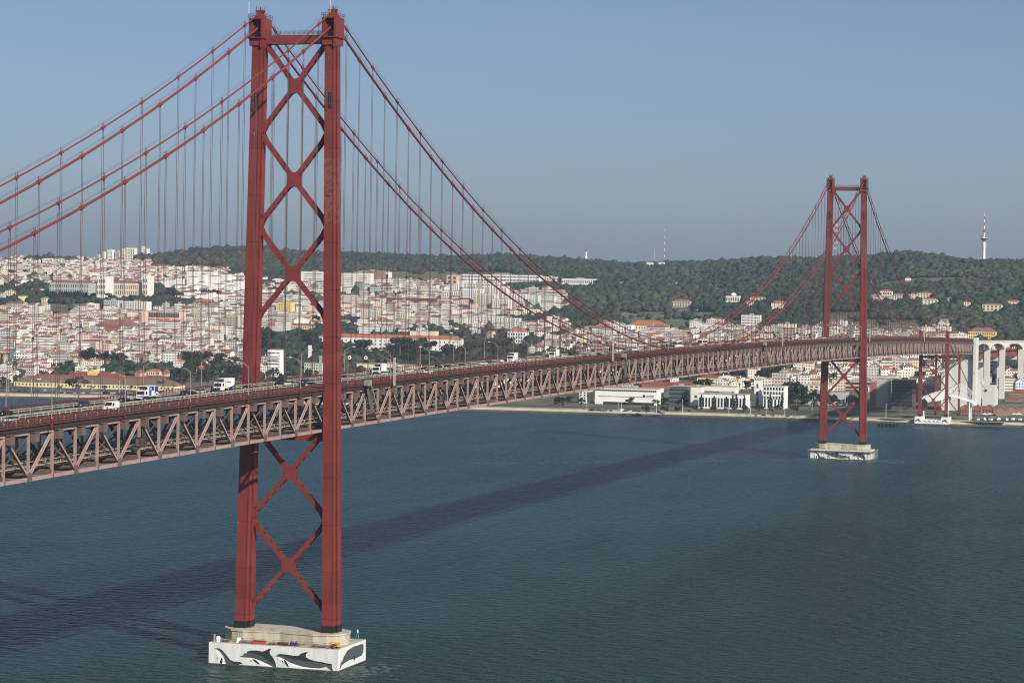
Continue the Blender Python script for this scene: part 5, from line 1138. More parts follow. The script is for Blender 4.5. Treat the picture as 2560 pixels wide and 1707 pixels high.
# the white shell canopy by the bridge foot
t = thing('shell_pavilion', 'white swooping shell pavilion with latticed arch beside the bridge foot', 'pavilion', (1530, 0, 5))
b_ = MB(); prof = [(0,17.5,17,6.5),(0,14,19.5,12),(0,8,22,14.5),(0,2,24,15.5),(0,-4,25.5,16.5),(0,-9.5,26.5,16)]; vs = []
for k, (_, y, zt, zb_) in enumerate(prof):
    for j in range(7):
        a = math.pi*(j/6); rr = 7+.3*k; zz = zb_+(zt-zb_)*math.sin(a) if j not in (0,6) else zb_
        vs.append((8-rr*math.cos(a), y, max(zz-1, 0)))
b_.add(vs, [(k*7+j, (k+1)*7+j, (k+1)*7+j+1, k*7+j+1) for k in range(5) for j in range(6)]+[tuple(range(7)), tuple(range(35,42))]); b_.obj('shell', M['white'], t, smooth=False)
b_ = MB(); b_.slab([(-.5,y,z) for y, z in [(17,13),(12,17),(9,14),(9,8),(12,6),(16,7)]], (-1,0,0), .3); b_.obj('shell_window', M['glass'], t)
b_ = MB(); cv = []; 
for j in range(11):
    s = j/10; y = -10-24*s; zc = 21.5-4.5*s*s-3.0*s; cv += [(-5+2*s, y, zc-1.6), (3, y, zc), (13, y, zc-1.2)]
b_.add(cv+[(a, c, e-.5) for a, c, e in cv], [(j*3+i, j*3+i+1, (j+1)*3+i+1, (j+1)*3+i) for j in range(10) for i in range(2)]+[(33+j*3+i, 33+(j+1)*3+i, 33+(j+1)*3+i+1, 33+j*3+i+1) for j in range(10) for i in range(2)]+[(j*3, (j+1)*3, 33+(j+1)*3, 33+j*3) for j in range(10)]+[(j*3+2, 33+j*3+2, 33+(j+1)*3+2, (j+1)*3+2) for j in range(10)]); b_.obj('canopy', M['white'], t)
b_ = MB(); arc = [(0, -9-22*s, 22+8.0*math.sin(math.pi*min(1, s*.95+.05))) for s in [i/14 for i in range(15)]]
b_.tube(arc, .32, 6)
for i in range(14): lo = (0, arc[i][1], 21.5-7.5*(i/14)); b_.bar(arc[i], (0, arc[i+1][1], 21.3-7.5*((i+1)/14)**1.3), .22, .22); b_.bar(lo, arc[i+1], .22, .22)
b_.obj('lattice_arch', M['white'], t)
for (x_, y_, h_) in ((-4,-28,14),(8,-28,14),(-2,-9,17),(-2,12,6)): MB().tube([(x_,y_,-2),(x_,y_,h_)], [.75,.5], 8).obj('column', M['white'], t)
# communications tower, masts, hill folly
P = ground(2459, 654); dd = math.hypot(P[0]-CAM[0], P[1]-CAM[1]); k_ = dd/FPX
t = thing('communications_tower', 'tall white concrete communications tower with pods on the right-hand hill', 'tower', tuple(P)); H_ = lambda v: (654-v)*k_
MB().tube([(0,0,-8),(0,0,H_(600)),(0,0,H_(594))], [4.6*k_,3.0*k_,2*k_], 16).obj('shaft', M['white'], t)
for v, r, hh in ((621,5.4,1.6),(616,6.2,1.4),(612,5.4,2.4),(603,7.2,5.6)): MB().tube([(0,0,H_(v)),(0,0,H_(v-hh))], [r*k_, r*k_], 18).obj('pod', M['glass'] if r > 7 else M['white'], t)
MB().tube([(0,0,H_(597)),(0,0,H_(596))], [7.6*k_]*2, 18).obj('pod_rim', M['white'], t)
for j, (v0, v1) in enumerate(((594,583),(583,574),(574,566),(566,558),(558,550),(550,543),(543,535))): MB().tube([(0,0,H_(v0)),(0,0,H_(v1))], [(2.0-.22*j)*k_, (1.9-.22*j)*k_], 8).obj('mast_section', M['white'] if j % 2 == 0 else M['redb'], t)
def lattice(px, v0, v1, wpx, lab):
    P = ground(px, v0); dd = math.hypot(P[0]-CAM[0], P[1]-CAM[1]); k_ = dd/FPX; t = thing('lattice_mast', lab, 'mast', tuple(P)); n_ = 10; h = (v0-v1)*k_; w_ = wpx*k_/2
    for j in range(n_):
        b_ = MB(); z0, z1 = h*j/n_, h*(j+1)/n_; a, c = w_*(1-.7*j/n_), w_*(1-.7*(j+1)/n_); r = .35 if wpx > 5 else .22
        for sx, sy in ((1,1),(1,-1),(-1,1),(-1,-1)): b_.bar((a*sx,a*sy,z0),(c*sx,c*sy,z1),r,r)
        b_.bar((-a,-a,z0),(-c,c,z1),r,r); b_.bar((-a,a,z0),(-c,-c,z1),r,r); b_.obj('mast_section', M['white'] if j % 2 else (M['redb'] if wpx > 5 else M['lampm']), t)
lattice(2090, 632, 560, 9, 'red and white lattice mast seen between the far tower legs'); lattice(1661, 652, 572, 2.0, 'very thin lattice mast on the ridge in the centre'); lattice(1636, 652, 624, 1.6, 'short white mast beside the red-roofed ridge houses')
P = ground(1465, 642); t = thing('hill_turret', 'small white round turret with brown conical cap on the ridge', 'turret', tuple(P)); k_ = math.hypot(P[0]-CAM[0], P[1]-CAM[1])/FPX
MB().tube([(0,0,-4),(0,0,13*k_)], [3.4*k_,2.7*k_], 10).obj('turret_wall', M['whitew'], t); MB().tube([(0,0,13*k_),(0,0,19*k_)], [3.2*k_,.2], 10).obj('cap', M['tilebr'], t)
for k, (a, b2) in enumerate(((1615,1632),(1645,1661))): block('ridge_house', f'pale red-roofed house on the central ridge, {["left","right"][k]} one', 'house', a, b2, 661, 652, 10, 'white', 'tile', roofpx=4)
for k, (a, b2, vb) in enumerate(((1548,1562,711),(1686,1696,712),(2262,2276,700))): block('wood_house', f'lone small white house in the wood, {ordn(k)} from left', 'house', a, b2, vb, vb-9, 9, 'white', 'tile', roofpx=4)
# low garden wall and lawns on the slopes
def patch(name, m_, poly, dz=.5):
    """a field bounded by photo pixels laid on the terrain"""
    c = [ground(x, y) for x, y in poly]; n_ = 14; b_ = MB(); vs = []
    A, B, C_, D = [np.array(q) for q in c]
    for i in range(n_+1):
        for j in range(n_+1):
            s, t_ = i/n_, j/n_; p = (A*(1-s)+B*s)*(1-t_)+(D*(1-s)+C_*s)*t_; vs.append((p[0], p[1], terr(p[0], p[1])+dz))
    b_.add(vs, [(i*(n_+1)+j, (i+1)*(n_+1)+j, (i+1)*(n_+1)+j+1, i*(n_+1)+j+1) for i in range(n_) for j in range(n_)]); tag(b_.obj(name, m_), kind='structure')
patch('palace_lawn', m_dry, [(95,774),(255,762),(250,754),(120,756)]); patch('green_meadow', mat('light_meadow_grass', (.115,.14,.065), .95, var=.2, vscale=.02, coords='World'), [(1530,830),(1850,824),(1810,784),(1590,785)], .6); patch('hill_meadow', m_dry, [(980,700),(1230,692),(1200,678),(1010,676)], .8)
patch('pale_meadow', m_dry, [(2085,818),(2340,832),(2290,808),(2090,788)], .6); patch('bare_bank', M['rock'], [(650,812),(712,812),(705,792),(655,790)], .8); patch('quarry_face', M['rock'], [(2455,812),(2492,812),(2488,795),(2460,794)], 1.2); patch('quarry_face', M['rock'], [(2508,800),(2550,805),(2545,775),(2515,772)], 1.2)
A0, A1 = ground(30, 772), ground(98, 762); t = thing('garden_wall', 'long pale retaining wall rising below the cream villa', 'wall', tuple(A0)); b_ = MB(); b_.bar((0,0,1), tuple(np.array(A1)-np.array(A0)+np.array([0,0,1])), .6, 5); b_.obj('masonry', M['whitew'], t)

# ------------------------------------------------------------------ streets of houses
# one letter per 64 x 20 px cell of the photo, rows from v = 640
ZM = ["HTTHHTTTTTTTTTTTTTTTTTTTTTTTTTTTTTTTTTTT","HHHHHHTTTTTTTTTTTTTTTTTTTTTTTTTTTTTTTTTT","HHHHHHHHHTTTTTT.MMM.TTTTTTTTTTTTTTTTTTTT","HtHHHHHHWWttTT.MMMM.TTTTTTTTTTTTTTTTTTTT",
 "ttTTTTTWWWtAAtAAATTTTTTTTTTTTTTTTTTTTTTT","tTTTTTTWWWWTttttAAAAAATTTTTTTTTTTTTTTTTT","tMMMTTTTtAAAtHAAAAAAAATTTTTTTTTTTTTTTTTT","HHMHHHHAAAAHHHHAAAAHHTTTMMMMTTTTMMTTTTTT",
 "HHHHAAAAAAAHtttAAAATTTTTMMMMMTTTMMMMTTTT","HHHHHHAAAAATTTAHtttttHttMMMHHTTttMMMtTTT","HHHHHAHHHATTTTTTTTttttHHHHHHHHHHHHHHHTTT","HHHAAHAAHHTTTTTTTTTTTHHHHHHHHHHHHHHHHHTT",
 "AAAHHAHAHHTTTTTTTTTTttttHHHHHHHHHHHHHHHH","HHHHHHHHtttTTTTTTTTTttttttttHHHHHHHHHHHH","HHtHTTTTTttTTTTTTTTTTTTTTttttttHHHHHHHHH","t.......TttTTTTTTTTTTTtttttttttHHHHHHHHH","..............ttTTttttttt..tHHHHHHH.HHHH"]
def zone(px, v):
    r = int((v-640)//20); c = int(px//64)
    if c < 0: c = 0
    if c > 39: c = 39
    if r < 0: return 'T' if c > 4 else 'H'
    if r >= len(ZM): return '.'
    return ZM[r][c]
def inocc(px, v, m_=0): return any(a-m_ <= px <= b2+m_ and c <= v <= e for a, b2, c, e in OCC)
def treefree(px, v): return any(a-1 <= px <= b2+1 and c <= v <= e+8 for a, b2, c, e in OCC)
BU = np.zeros((171, 256), bool)      # screen cells already hidden by something nearer (10 px cells, used only to drop what cannot be seen)
def hid(px0, px1, v0, v1, mark=True):
    a, b2, c, e = max(0, int(px0//10)), min(256, int(px1//10)+1), max(0, int(v0//10)), min(171, int(v1//10)+1)
    if a >= b2 or c >= e: return True
    r = BU[c:e, a:b2].all(); 
    return bool(r)
cells = []
d = 2440.
while d < 5700:
    step = 25+ (d-2400)*.007; u = -40.
    off = rng.random()*40
    u += off*.3
    while u < 2600:
        a = YAW-math.atan((u-IW/2)/FPX); jx = rng.normal()*3
        x, y = CAM[0]+(d+jx)*math.cos(a), CAM[1]+(d+jx)*math.sin(a)
        wid = rng.choice([9,10,12,14,17,22], p=[.25,.25,.2,.16,.1,.04]); z = terr(x, y); px, v = proj((x, y, z)); cells.append((d, x, y, z, float(px), float(v), wid)); u += (wid*1.02)/d*FPX
    d += step
def pick(lst, p): return lst[int(rng.choice(len(lst), p=np.array(p)/sum(p)))]
def house_geo(kind, w_, dp, h, roofk, rh, ax):
    """walls with metre UVs and a roof, in local coordinates (front face at x = 0)"""
    wv = [(0,-w_/2,-5),(dp,-w_/2,-5),(dp,w_/2,-5),(0,w_/2,-5),(0,-w_/2,h),(dp,-w_/2,h),(dp,w_/2,h),(0,w_/2,h)]
    wf = [(3,0,4,7),(0,1,5,4),(1,2,6,5),(2,3,7,6)]; uv = []
    for L_ in (w_, dp, w_, dp): uv += [0,-5, L_,-5, L_,h, 0,h]
    o = .35
    if roofk == 'flat':
        rv = [(-.1,-w_/2-.1,h),(dp+.1,-w_/2-.1,h),(dp+.1,w_/2+.1,h),(-.1,w_/2+.1,h)]; rv = rv+[(a, b2, c+.7) for a, b2, c in rv]; rv += [(dp*.3,-w_*.15,h+.7),(dp*.6,-w_*.15,h+.7),(dp*.6,w_*.12,h+.7),(dp*.3,w_*.12,h+.7)]; rv += [(a, b2, c+2) for a, b2, c in rv[-4:]]
        rf = [(4,5,6,7),(0,1,5,4),(1,2,6,5),(2,3,7,6),(3,0,4,7),(12,13,14,15),(8,9,13,12),(9,10,14,13),(10,11,15,14),(11,8,12,15)]
    elif ax == 'y':   # ridge parallel to the river
        rv = [(-o,-w_/2-.1,h-.1),(dp+o,-w_/2-.1,h-.1),(dp+o,w_/2+.1,h-.1),(-o,w_/2+.1,h-.1),(dp/2,-w_/2-.1,h+rh),(dp/2,w_/2+.1,h+rh)]; rf = [(0,4,5,3),(1,2,5,4)]
        wv += [(dp/2,-w_/2,h+rh-.15),(dp/2,w_/2,h+rh-.15)]; wf += [(4,5,8),(6,7,9)]; uv += [0,-99]*6
    elif ax == 'x':
        rv = [(-o,-w_/2-.2,h-.1),(dp+o,-w_/2-.2,h-.1),(dp+o,w_/2+.2,h-.1),(-o,w_/2+.2,h-.1),(-o,0,h+rh),(dp+o,0,h+rh)]; rf = [(0,1,5,4),(2,3,4,5)]
        wv += [(0,0,h+rh-.15),(dp,0,h+rh-.15)]; wf += [(7,4,8),(5,6,9)]; uv += [0,-99]*6
    else:
        e = min(w_, dp)*.45; rv = [(-o,-w_/2-o,h),(dp+o,-w_/2-o,h),(dp+o,w_/2+o,h),(-o,w_/2+o,h)]
        if w_ >= dp: rv += [(dp/2,-w_/2+e,h+rh),(dp/2,w_/2-e,h+rh)]; rf = [(0,1,4),(1,2,5,4),(2,3,5),(3,0,4,5)]
        else: rv += [(e,0,h+rh),(dp-e,0,h+rh)]; rf = [(3,0,4),(0,1,5,4),(1,2,5),(2,3,4,5)]
    return wv, wf, uv, rv, rf
COLG = {'pale yellow':(.74,.70,.55),'yellow':(.70,.60,.38),'pink':(.66,.50,.45),'peach':(.72,.58,.49),'cream':(.74,.70,.60)}
WH = {'h':'hw','a':'aw','b':'bw','w':'ww'}
NW = {'white':.42,'bright white':.07,'cream':.22,'pale yellow':.08,'yellow':.03,'pink':.06,'peach':.04,'grey':.07,'pale blue':.03,'beige':.05}
built = []; stuffd = {k: [[], [], [], [], 0] for k in 'habw'}; rstuff = [[], [], 0]; fstuff = [[], [], 0]
cnt = {'house': 0, 'apartment block': 0}; taken = []
cells.sort(key=lambda c: c[0])
TREESPOTS = []
for (d, x, y, z, px, v, wid) in cells:
    zc = zone(px, v)
    if inocc(px, v, 2): continue
    if zc in 'tTM.':
        if zc in 't' and rng.random() < .3: zc = 'H'
        else:
            if zc in 'tT': TREESPOTS.append((d, x, y, z, px, v, zc))
            continue
    if rng.random() < (.15 if zc == 'H' else .09):
        TREESPOTS.append((d, x, y, z, px, v, 't')); continue
    if d > 5300 and v > 690: continue
    kind = 'house'; wk = 'h'
    if zc == 'A' or (zc == 'H' and rng.random() < .14 and d < 4400):
        kind = 'apartment block'; wk = pick(['a','b'], [.6,.4]); h = rng.uniform(9, 17); wid = wid*1.25; dp = rng.uniform(11, 15); rf_ = pick(['flat','hip','y'], [.55,.25,.2]); rh = 2.2
    elif zc == 'W': kind = 'apartment block'; wk = 'w'; h = rng.uniform(11, 16); wid *= 1.2; dp = 13; rf_ = pick(['hip','y'], [.6,.4]); rh = 1.6
    else: h = rng.uniform(5.0, 13.5); dp = rng.uniform(8, 12); rf_ = pick(['y','x','hip','flat'], [.36,.30,.2,.14]); rh = rng.uniform(1.3, 2.8)
    cn = 'bright white' if zc == 'W' else pick(list(NW), list(NW.values()))
    roofm = M['flat'] if rf_ == 'flat' else pick([M['tile'], M['tileo'], M['tilebr'], M['tiled']], [.55,.12,.15,.18])
    hp = (h+rh)/d*FPX; wp = wid/d*FPX
    if hid(px-wp*.5, px+wp*.5, v-hp, v-hp*.45): continue
    a0, a1 = int((px-wp*.45)//10)+0, int((px+wp*.45)//10); c0, c1 = int((v-hp*.8)//10)+1, int(v//10)
    if a1 > a0: BU[max(0,c0):c1+1, max(0,a0):a1] = True
    rz = rng.normal()*.16+(0.30*math.sin(x*.004+y*.003) if kind == 'house' else .12*math.sin(x*.003))
    built.append((d, x, y, z, px, v, wid*.99, dp, h, rf_, rh, kind, wk, cn, roofm, rz))
# names of the parts of the town, found by eye in the photograph
def quarter(px, v):
    if px < 560: c = 'of left town'
    elif px < 860: c = 'between near tower legs'
    elif px < 1300: c = 'right of near tower'
    elif px < 1720: c = 'below the cable dip'
    elif px < 2040: c = 'left of far tower'
    elif px < 2170: c = 'between far tower legs'
    else: c = 'at right end'
    rows = [(672,'skyline'),(700,'under skyline'),(740,'high slope'),(790,'upper slope'),(830,'middle slope'),(870,'lower slope'),(905,'slope foot'),(940,'near riverside'),(2000,'riverside')]
    return c, next(n_ for q, n_ in rows if v < q)
RN = {'tile_':'', }
def rname(m_, rf_): return 'flat roof' if rf_ == 'flat' else {'terracotta_roof':'red roof','orange_terracotta_roof':'orange roof','weathered_brown_roof':'brown roof','dull_red_roof':'dark red roof'}[m_.name]
def size(b_): return b_[6]*(b_[8]+b_[10])/b_[0]**2
indiv = {'house': [], 'apartment block': []}
for k_ in indiv:
    L_ = sorted([b_ for b_ in built if b_[11] == k_], key=lambda q: -size(q)); indiv[k_] = L_[:300 if k_ == 'house' else 200]
    for b_ in L_[300 if k_ == 'house' else 200:]:
        (d, x, y, z, px, v, w_, dp, h, rf_, rh, kind, wk, cn, roofm, rz) = b_
        wv, wf, uv, rv, rf = house_geo(kind, w_, dp, h, rf_, rh, rf_); c, s = math.cos(rz), math.sin(rz)
        S_ = stuffd[wk]; n0 = S_[4]; S_[0] += [(x+a*c-b2*s, y+a*s+b2*c, z+e) for a, b2, e in wv]; S_[1] += [tuple(i+n0 for i in f) for f in wf]; S_[2] += uv; S_[3] += [COLG.get(cn, COLR[cn])]*sum(len(f) for f in wf); S_[4] += len(wv)
        Q = fstuff if rf_ == 'flat' else rstuff; n0 = Q[2]; Q[0] += [(x+a*c-b2*s, y+a*s+b2*c, z+e) for a, b2, e in rv]; Q[1] += [tuple(i+n0 for i in f) for f in rf]; Q[2] += len(rv)
groups_ = {}
for k_, L_ in indiv.items():
    for b_ in L_: groups_.setdefault((k_, quarter(b_[4], b_[5]), b_[13], rname(b_[14], b_[9])), []).append(b_)
for (k_, (c_, r_), cn, rn), L_ in groups_.items():
    L_.sort(key=lambda q: q[4]); storeys = 0
    for i, b_ in enumerate(L_):
        (d, x, y, z, px, v, w_, dp, h, rf_, rh, kind, wk, _, roofm, rz) = b_
        noun = 'house' if k_ == 'house' else {'a':'flats','b':'balconied flats','w':'blind-walled flats'}[wk]
        lab = f'{cn} {noun}, {rn}, only one, {r_} {c_}' if len(L_) == 1 else f'{cn} {noun}, {rn}, {ordn(i)} from left, {r_} {c_}'
        t = thing('house' if k_ == 'house' else 'apartment_block', lab, k_, (x, y, z), rz, f'{k_}s, {r_} {c_}')
        wv, wf, uv, rv, rf = house_geo(kind, w_, dp, h, rf_, rh, rf_)
        me = bpy.data.meshes.new('wall'); me.from_pydata(wv, [], wf); me.materials.append(M[WH[wk]]); UVset(me, uv); o = link('wall', me, t); o.color = (*COLG.get(cn, COLR[cn]), 1)
        me = bpy.data.meshes.new('roof'); me.from_pydata(rv, [], rf); me.materials.append(roofm); link('roof', me, t)
        if rf_ != 'flat' and d < 3600: MB().box(dp*.3, dp*.3+.8, w_*.2, w_*.2+1.1, h, h+rh+1.0).obj('chimney', M['whitew'], t)
for wk, S_ in stuffd.items():
    if not S_[0]: continue
    me = bpy.data.meshes.new('distant_houses'); me.from_pydata(S_[0], [], S_[1]); me.materials.append(M[WH[wk]+'s']); UVset(me, S_[2])
    ca_ = me.color_attributes.new('tint', 'FLOAT_COLOR', 'CORNER'); ca_.data.foreach_set('color', np.array([(*c, 1) for c in S_[3]], 'f').ravel())
    o = link('distant_houses' , me); nm2 = {'h':'small houses','a':'apartment blocks','b':'balconied blocks','w':'white terraces'}[wk]
    tag(o, f'mass of small far-off {nm2} filling the slopes of the town', 'houses', kind='stuff')
for Q, m_, lab in ((rstuff, M['rs'], 'mass of far-off red tiled roofs over the town slopes'), (fstuff, M['flat'], 'mass of far-off flat grey roofs over the town slopes')):
    if Q[0]: me = bpy.data.meshes.new('distant_roofs'); me.from_pydata(Q[0], [], Q[1]); me.materials.append(m_); tag(link('distant_roofs', me), lab, 'roofs', kind='stuff')

# ------------------------------------------------------------------ trees
def crown_mesh(kind, seed):
    r = np.random.default_rng(seed); vs = []; fs = []
    def leaf(c, s):
        u = r.normal(size=3); u /= np.linalg.norm(u); w2 = np.cross(u, r.normal(size=3)); w2 /= np.linalg.norm(w2)+1e-6
        n0 = len(vs); 
        for a, b2 in ((-1,-.6),(1,-.8),(.8,.9),(-.7,1)): vs.append(tuple(c+u*a*s+w2*b2*s))
        fs.append((n0,n0+1,n0+2,n0+3))
    if kind == 'round':
        cl = [(np.array([r.normal()*1.9, r.normal()*1.9, 5.6+r.normal()*1.3]), r.uniform(1.2, 2.3)) for _ in range(11)]; n_ = 44; sz = .42
    elif kind == 'pine':
        cl = [(np.array([math.cos(a)*q, math.sin(a)*q, 8.4+r.normal()*.35]), r.uniform(.8,1.3)) for a, q in [(r.random()*6.28, 3.1*math.sqrt(r.random())) for _ in range(14)]]; n_ = 34; sz = .36
    elif kind == 'cypress':
        cl = [(np.array([r.normal()*.15, r.normal()*.15, 1.2+i*.85]), 1.0*(1-(i/11)**1.6)+.15) for i in range(11)]; n_ = 34; sz = .24
    elif kind == 'conifer':
        cl = []
        for i in range(9):
            q = 2.9*(1-i/9.5); 
            for a in range(6): cl.append((np.array([math.cos(a*1.05+i)*q*.7, math.sin(a*1.05+i)*q*.7, 2.0+i*1.25-q*.1]), .35+q*.16))
        n_ = 11; sz = .3
    for c, rad in cl:
        for _ in range(n_):
            d3 = r.normal(size=3); d3 /= np.linalg.norm(d3); q = rad*(.55+.5*r.random()); p = c+d3*q*np.array([1,1,.75 if kind != 'cypress' else 1.1]); leaf(p, sz*r.uniform(.6,1.3))
    me = bpy.data.meshes.new('crown'); me.from_pydata(vs, [], fs); me.materials.append(M['leaf']); return me
def trunk_mesh(kind, seed):
    r = np.random.default_rng(seed); b_ = MB(); top = {'round':5,'pine':8,'cypress':2.5,'conifer':12}[kind]
    b_.tube([(0,0,-1),(.05,.05,top*.5),(.1,-.05,top)], [.32,.22,.1], 6)
    if kind in ('round','pine'):
        for k in range(5): a = k*1.26+r.random(); q = 2.2; z0 = top*(.45 if kind == 'round' else .82); b_.tube([(0,0,z0),(math.cos(a)*q*.5,math.sin(a)*q*.5,z0+.9),(math.cos(a)*q,math.sin(a)*q,z0+1.3)], [.14,.1,.05], 5)
    return b_.mesh('trunk', M['bark'])
CM = {k: [(crown_mesh(k, 50+i), trunk_mesh(k, 9+i)) for i in range(4 if k == 'round' else 2)] for k in ('round','pine','cypress','conifer')}
GR = [(.018,.028,.014),(.024,.036,.017),(.02,.032,.021),(.032,.042,.018),(.042,.048,.024),(.03,.031,.018)]
NGR = ['dark green','mid green','blue-green','olive green','pale olive','brownish green']
TC = 0; TGR = {}
def tree(x, y, s, kind, where, gi=None, sx=1.):
    global TC
    gi = int(rng.integers(len(GR))) if gi is None else gi; cm, tm = CM[kind][int(rng.integers(len(CM[kind])))]
    t = link({'round':'broadleaf_tree','pine':'umbrella_pine','cypress':'cypress_tree','conifer':'conifer_tree'}[kind], None); t.location = (x, y, terr(x, y)); t.rotation_euler = (0,0,rng.random()*6.28); t.scale = (s*sx, s*sx, s)
    c = link('crown', cm, t); c.color = (*GR[gi], 1); link('trunk', tm, t); TC += 1
    TGR.setdefault((NGR[gi], kind, where), []).append((t, float(proj((x, y, t.location.z))[0])))
def treepx(px, v, hpx, kind, where, gi=None, sx=1., dist=None):
    if dist: d_ = ray(px, v); P = CAM+d_*(dist/np.hypot(d_[0], d_[1]))
    else: P = ground(px, v)
    dd = math.hypot(P[0]-CAM[0], P[1]-CAM[1]); full = {'round':8.3,'pine':9.4,'cypress':11.2,'conifer':13.2}[kind]; tree(P[0], P[1], hpx/FPX*dd/full, kind, where, gi, sx)
for px, v, hp in ((12,971,28),(182,976,34),(410,976,24),(330,975,12),(230,974,10),(262,976,12),(150,974,10)): treepx(px, v, hp, 'round', 'before the yellow riverside warehouse', 3, 1.25)
for px, v, hp in ((4,935,52),(37,944,56)): treepx(px, v, hp, 'conifer', 'rising over the left end of the warehouse', 0, .9)
treepx(153,850,30,'conifer','in the middle of the left town',0,.9); treepx(288,802,28,'conifer','above the brick-red school',0)
for px in (1616,1660,1697,1738,1782,1864,1902,1942,1984): treepx(px, 1030, 17, 'round', 'along the bare river promenade', 3, 1.1)
for px in (1753,1785,1815,1832,1840,1861,1893,1925,1954): treepx(px, 1026, 38+rng.random()*8, 'cypress', 'before the white waterfront buildings', 0, 1.3)
for px, hp in ((1968,60),(1978,70),(1990,62),(1958,40),(2018,34),(2034,42),(2052,30),(2082,36),(2130,34),(2150,26),(2094,22)): treepx(px, 1017, hp, 'round', 'on waterfront beside far tower', int(rng.integers(3)), .75)
for px, hp in ((1400,26),(1420,24),(1452,20),(1660,22),(1640,16),(1575,20),(1700,18),(1712,20)): treepx(px, 1014, hp, 'round', 'around the exhibition hall car park', int(rng.integers(4)), 1)
for px, v, hp in ((357,748,20),(366,748,18),(560,738,14),(210,890,26),(241,893,22)): treepx(px, v, hp, 'cypress', 'as a dark spire in the left town', 0, 1.2)
for k in range(34): treepx(118+k*7.6+rng.normal()*2, 752+rng.normal()*2, 15+rng.random()*9, 'round', 'in the dark belt below the palace', int(rng.integers(3)), 1.1)
for px, v, hp in ((320,745,26),(165,752,26),(130,752,22),(410,750,24),(470,748,22),(500,750,30),(522,752,30),(540,752,26),(448,752,26),(430,740,20)): treepx(px, v, hp, 'round', 'with big crown right of palace', int(rng.integers(3)), 1.25)
for px, v, hp in ((218,916,44),(232,918,40),(250,916,30),(262,914,34),(200,918,24),(290,912,34),(306,914,30),(372,900,24),(358,906,26),(150,922,16),(170,920,20)): treepx(px, v, hp, 'round', 'above the red warehouse roofs', int(rng.integers(4)), 1.1)
for k in range(26): treepx(442+rng.random()*160, 905+rng.random()*55, 24+rng.random()*14, 'round', 'in park left of near tower', int(rng.integers(6)), 1.1)
for k in range(10): treepx(rng.uniform(640,800), rng.uniform(850,885), 24+rng.random()*14, 'round', 'in park between near tower legs', int(rng.integers(4)), 1.1)
for px, v, hp in ((905,900,48),(1000,905,62),(1072,905,52),(1025,900,40),(980,905,40)): treepx(px, v, hp, 'pine', 'before the long white building', 1, 1.2)
for k in range(60): treepx(rng.uniform(860,1320), rng.uniform(870,925), 20+rng.random()*16, 'round', 'in park right of near tower', int(rng.integers(5)), 1.15)
for px, v, hp in ((435,640,14),(470,636,14),(482,634,16),(2170,632,13),(2245,628,13),(2265,630,14),(2285,634,13),(1700,652,12),(1588,658,12)): treepx(px, v+7, hp, 'pine', 'standing out on wooded skyline', 0, 1.3)
near_ = [q for q in TREESPOTS if q[0] < 3300 and not inocc(q[4], q[5])]; rng.shuffle(near_)
near_ = sorted(near_, key=lambda q: float(q[0]))
for q in near_:
    if TC >= 296: break
    if BU[min(170, int(float(q[5])//10)-1), min(255, max(0, int(float(q[4])//10)))] or rng.random() < .35: continue
    c_, r_ = quarter(float(q[4]), float(q[5])); tree(float(q[1]), float(q[2]), rng.uniform(.9, 1.7), 'round' if rng.random() < .85 else 'pine', f'on {r_} {c_}')
used_xy = [(t.location.x, t.location.y) for L_ in TGR.values() for t, _ in L_]
for k in range(24): treepx(868+k*12.3+rng.normal()*3, 900+rng.normal()*4, 16+rng.random()*14, 'round', 'screening the long white building', int(rng.integers(4)), 1.1)
for (gn, kind, where), L_ in TGR.items():
    L_.sort(key=lambda q: q[1]); kn = {'round':'rounded tree','pine':'umbrella pine','cypress':'slim cypress','conifer':'tiered conifer'}[kind]
    for i, (t, _) in enumerate(L_):
        lab = f'{gn} {kn} {where}' if len(L_) == 1 else f'{ordn(i)} {gn} {kn} from left {where}'
        if len(lab.split()) > 16: lab = lab.replace('in the quarter', 'in part').replace(' the near', ' near').replace(' the far', ' far').replace('on the ', 'on ')
        tag(t, lab, 'tree', f'{kn}s {where}')
# the woods and the remaining street trees: one mass
ico = bmesh.new(); bmesh.ops.create_icosphere(ico, subdivisions=2, radius=1); iv = np.array([v_.co[:] for v_ in ico.verts]); inf = np.array([[v_.index for v_ in f.verts] for f in ico.faces]); ico.free()
ico1 = bmesh.new(); bmesh.ops.create_icosphere(ico1, subdivisions=1, radius=1); iv1 = np.array([v_.co[:] for v_ in ico1.verts]); inf1 = np.array([[v_.index for v_ in f.verts] for f in ico1.faces]); ico1.free()
spots = []
d = 2700.
while d < 6100:
    st = 6.3+(d-2700)*.0011; u = -30.+rng.random()*10
    while u < 2600:
        a = YAW-math.atan((u-IW/2)/FPX); dj = d+rng.normal()*st*.35; x, y = CAM[0]+dj*math.cos(a), CAM[1]+dj*math.sin(a); z = terr(x, y); px, v = proj((x, y, z)); u += st/d*FPX*rng.uniform(.7,1.35)
        zc = zone(float(px), float(v)); p = {'T':.97,'t':.42,'H':.20,'A':.13,'W':.05,'M':.03}.get(zc, 0)
        if v < 655 and px > 240: p = .97
        if rng.random() > p or treefree(float(px), float(v)): continue
        # clearings
        if zc == 'T' and math.sin(x*.009+1)*math.sin(y*.012+2)+.35*math.sin(x*.03+y*.02) > .84: continue
        spots.append((x, y, z, st*rng.uniform(.5,.82)*(1.35 if rng.random() < .1 else 1)*(.75 if zc in 'HAW' else 1)))
    d += st*.92
spots = np.array(spots); N = len(spots); VS = []; FS = []; TS = []; nb = 0
tones = np.array([(.022,.036,.023),(.028,.045,.025),(.023,.038,.028),(.037,.052,.027),(.050,.058,.031),(.051,.047,.034)])
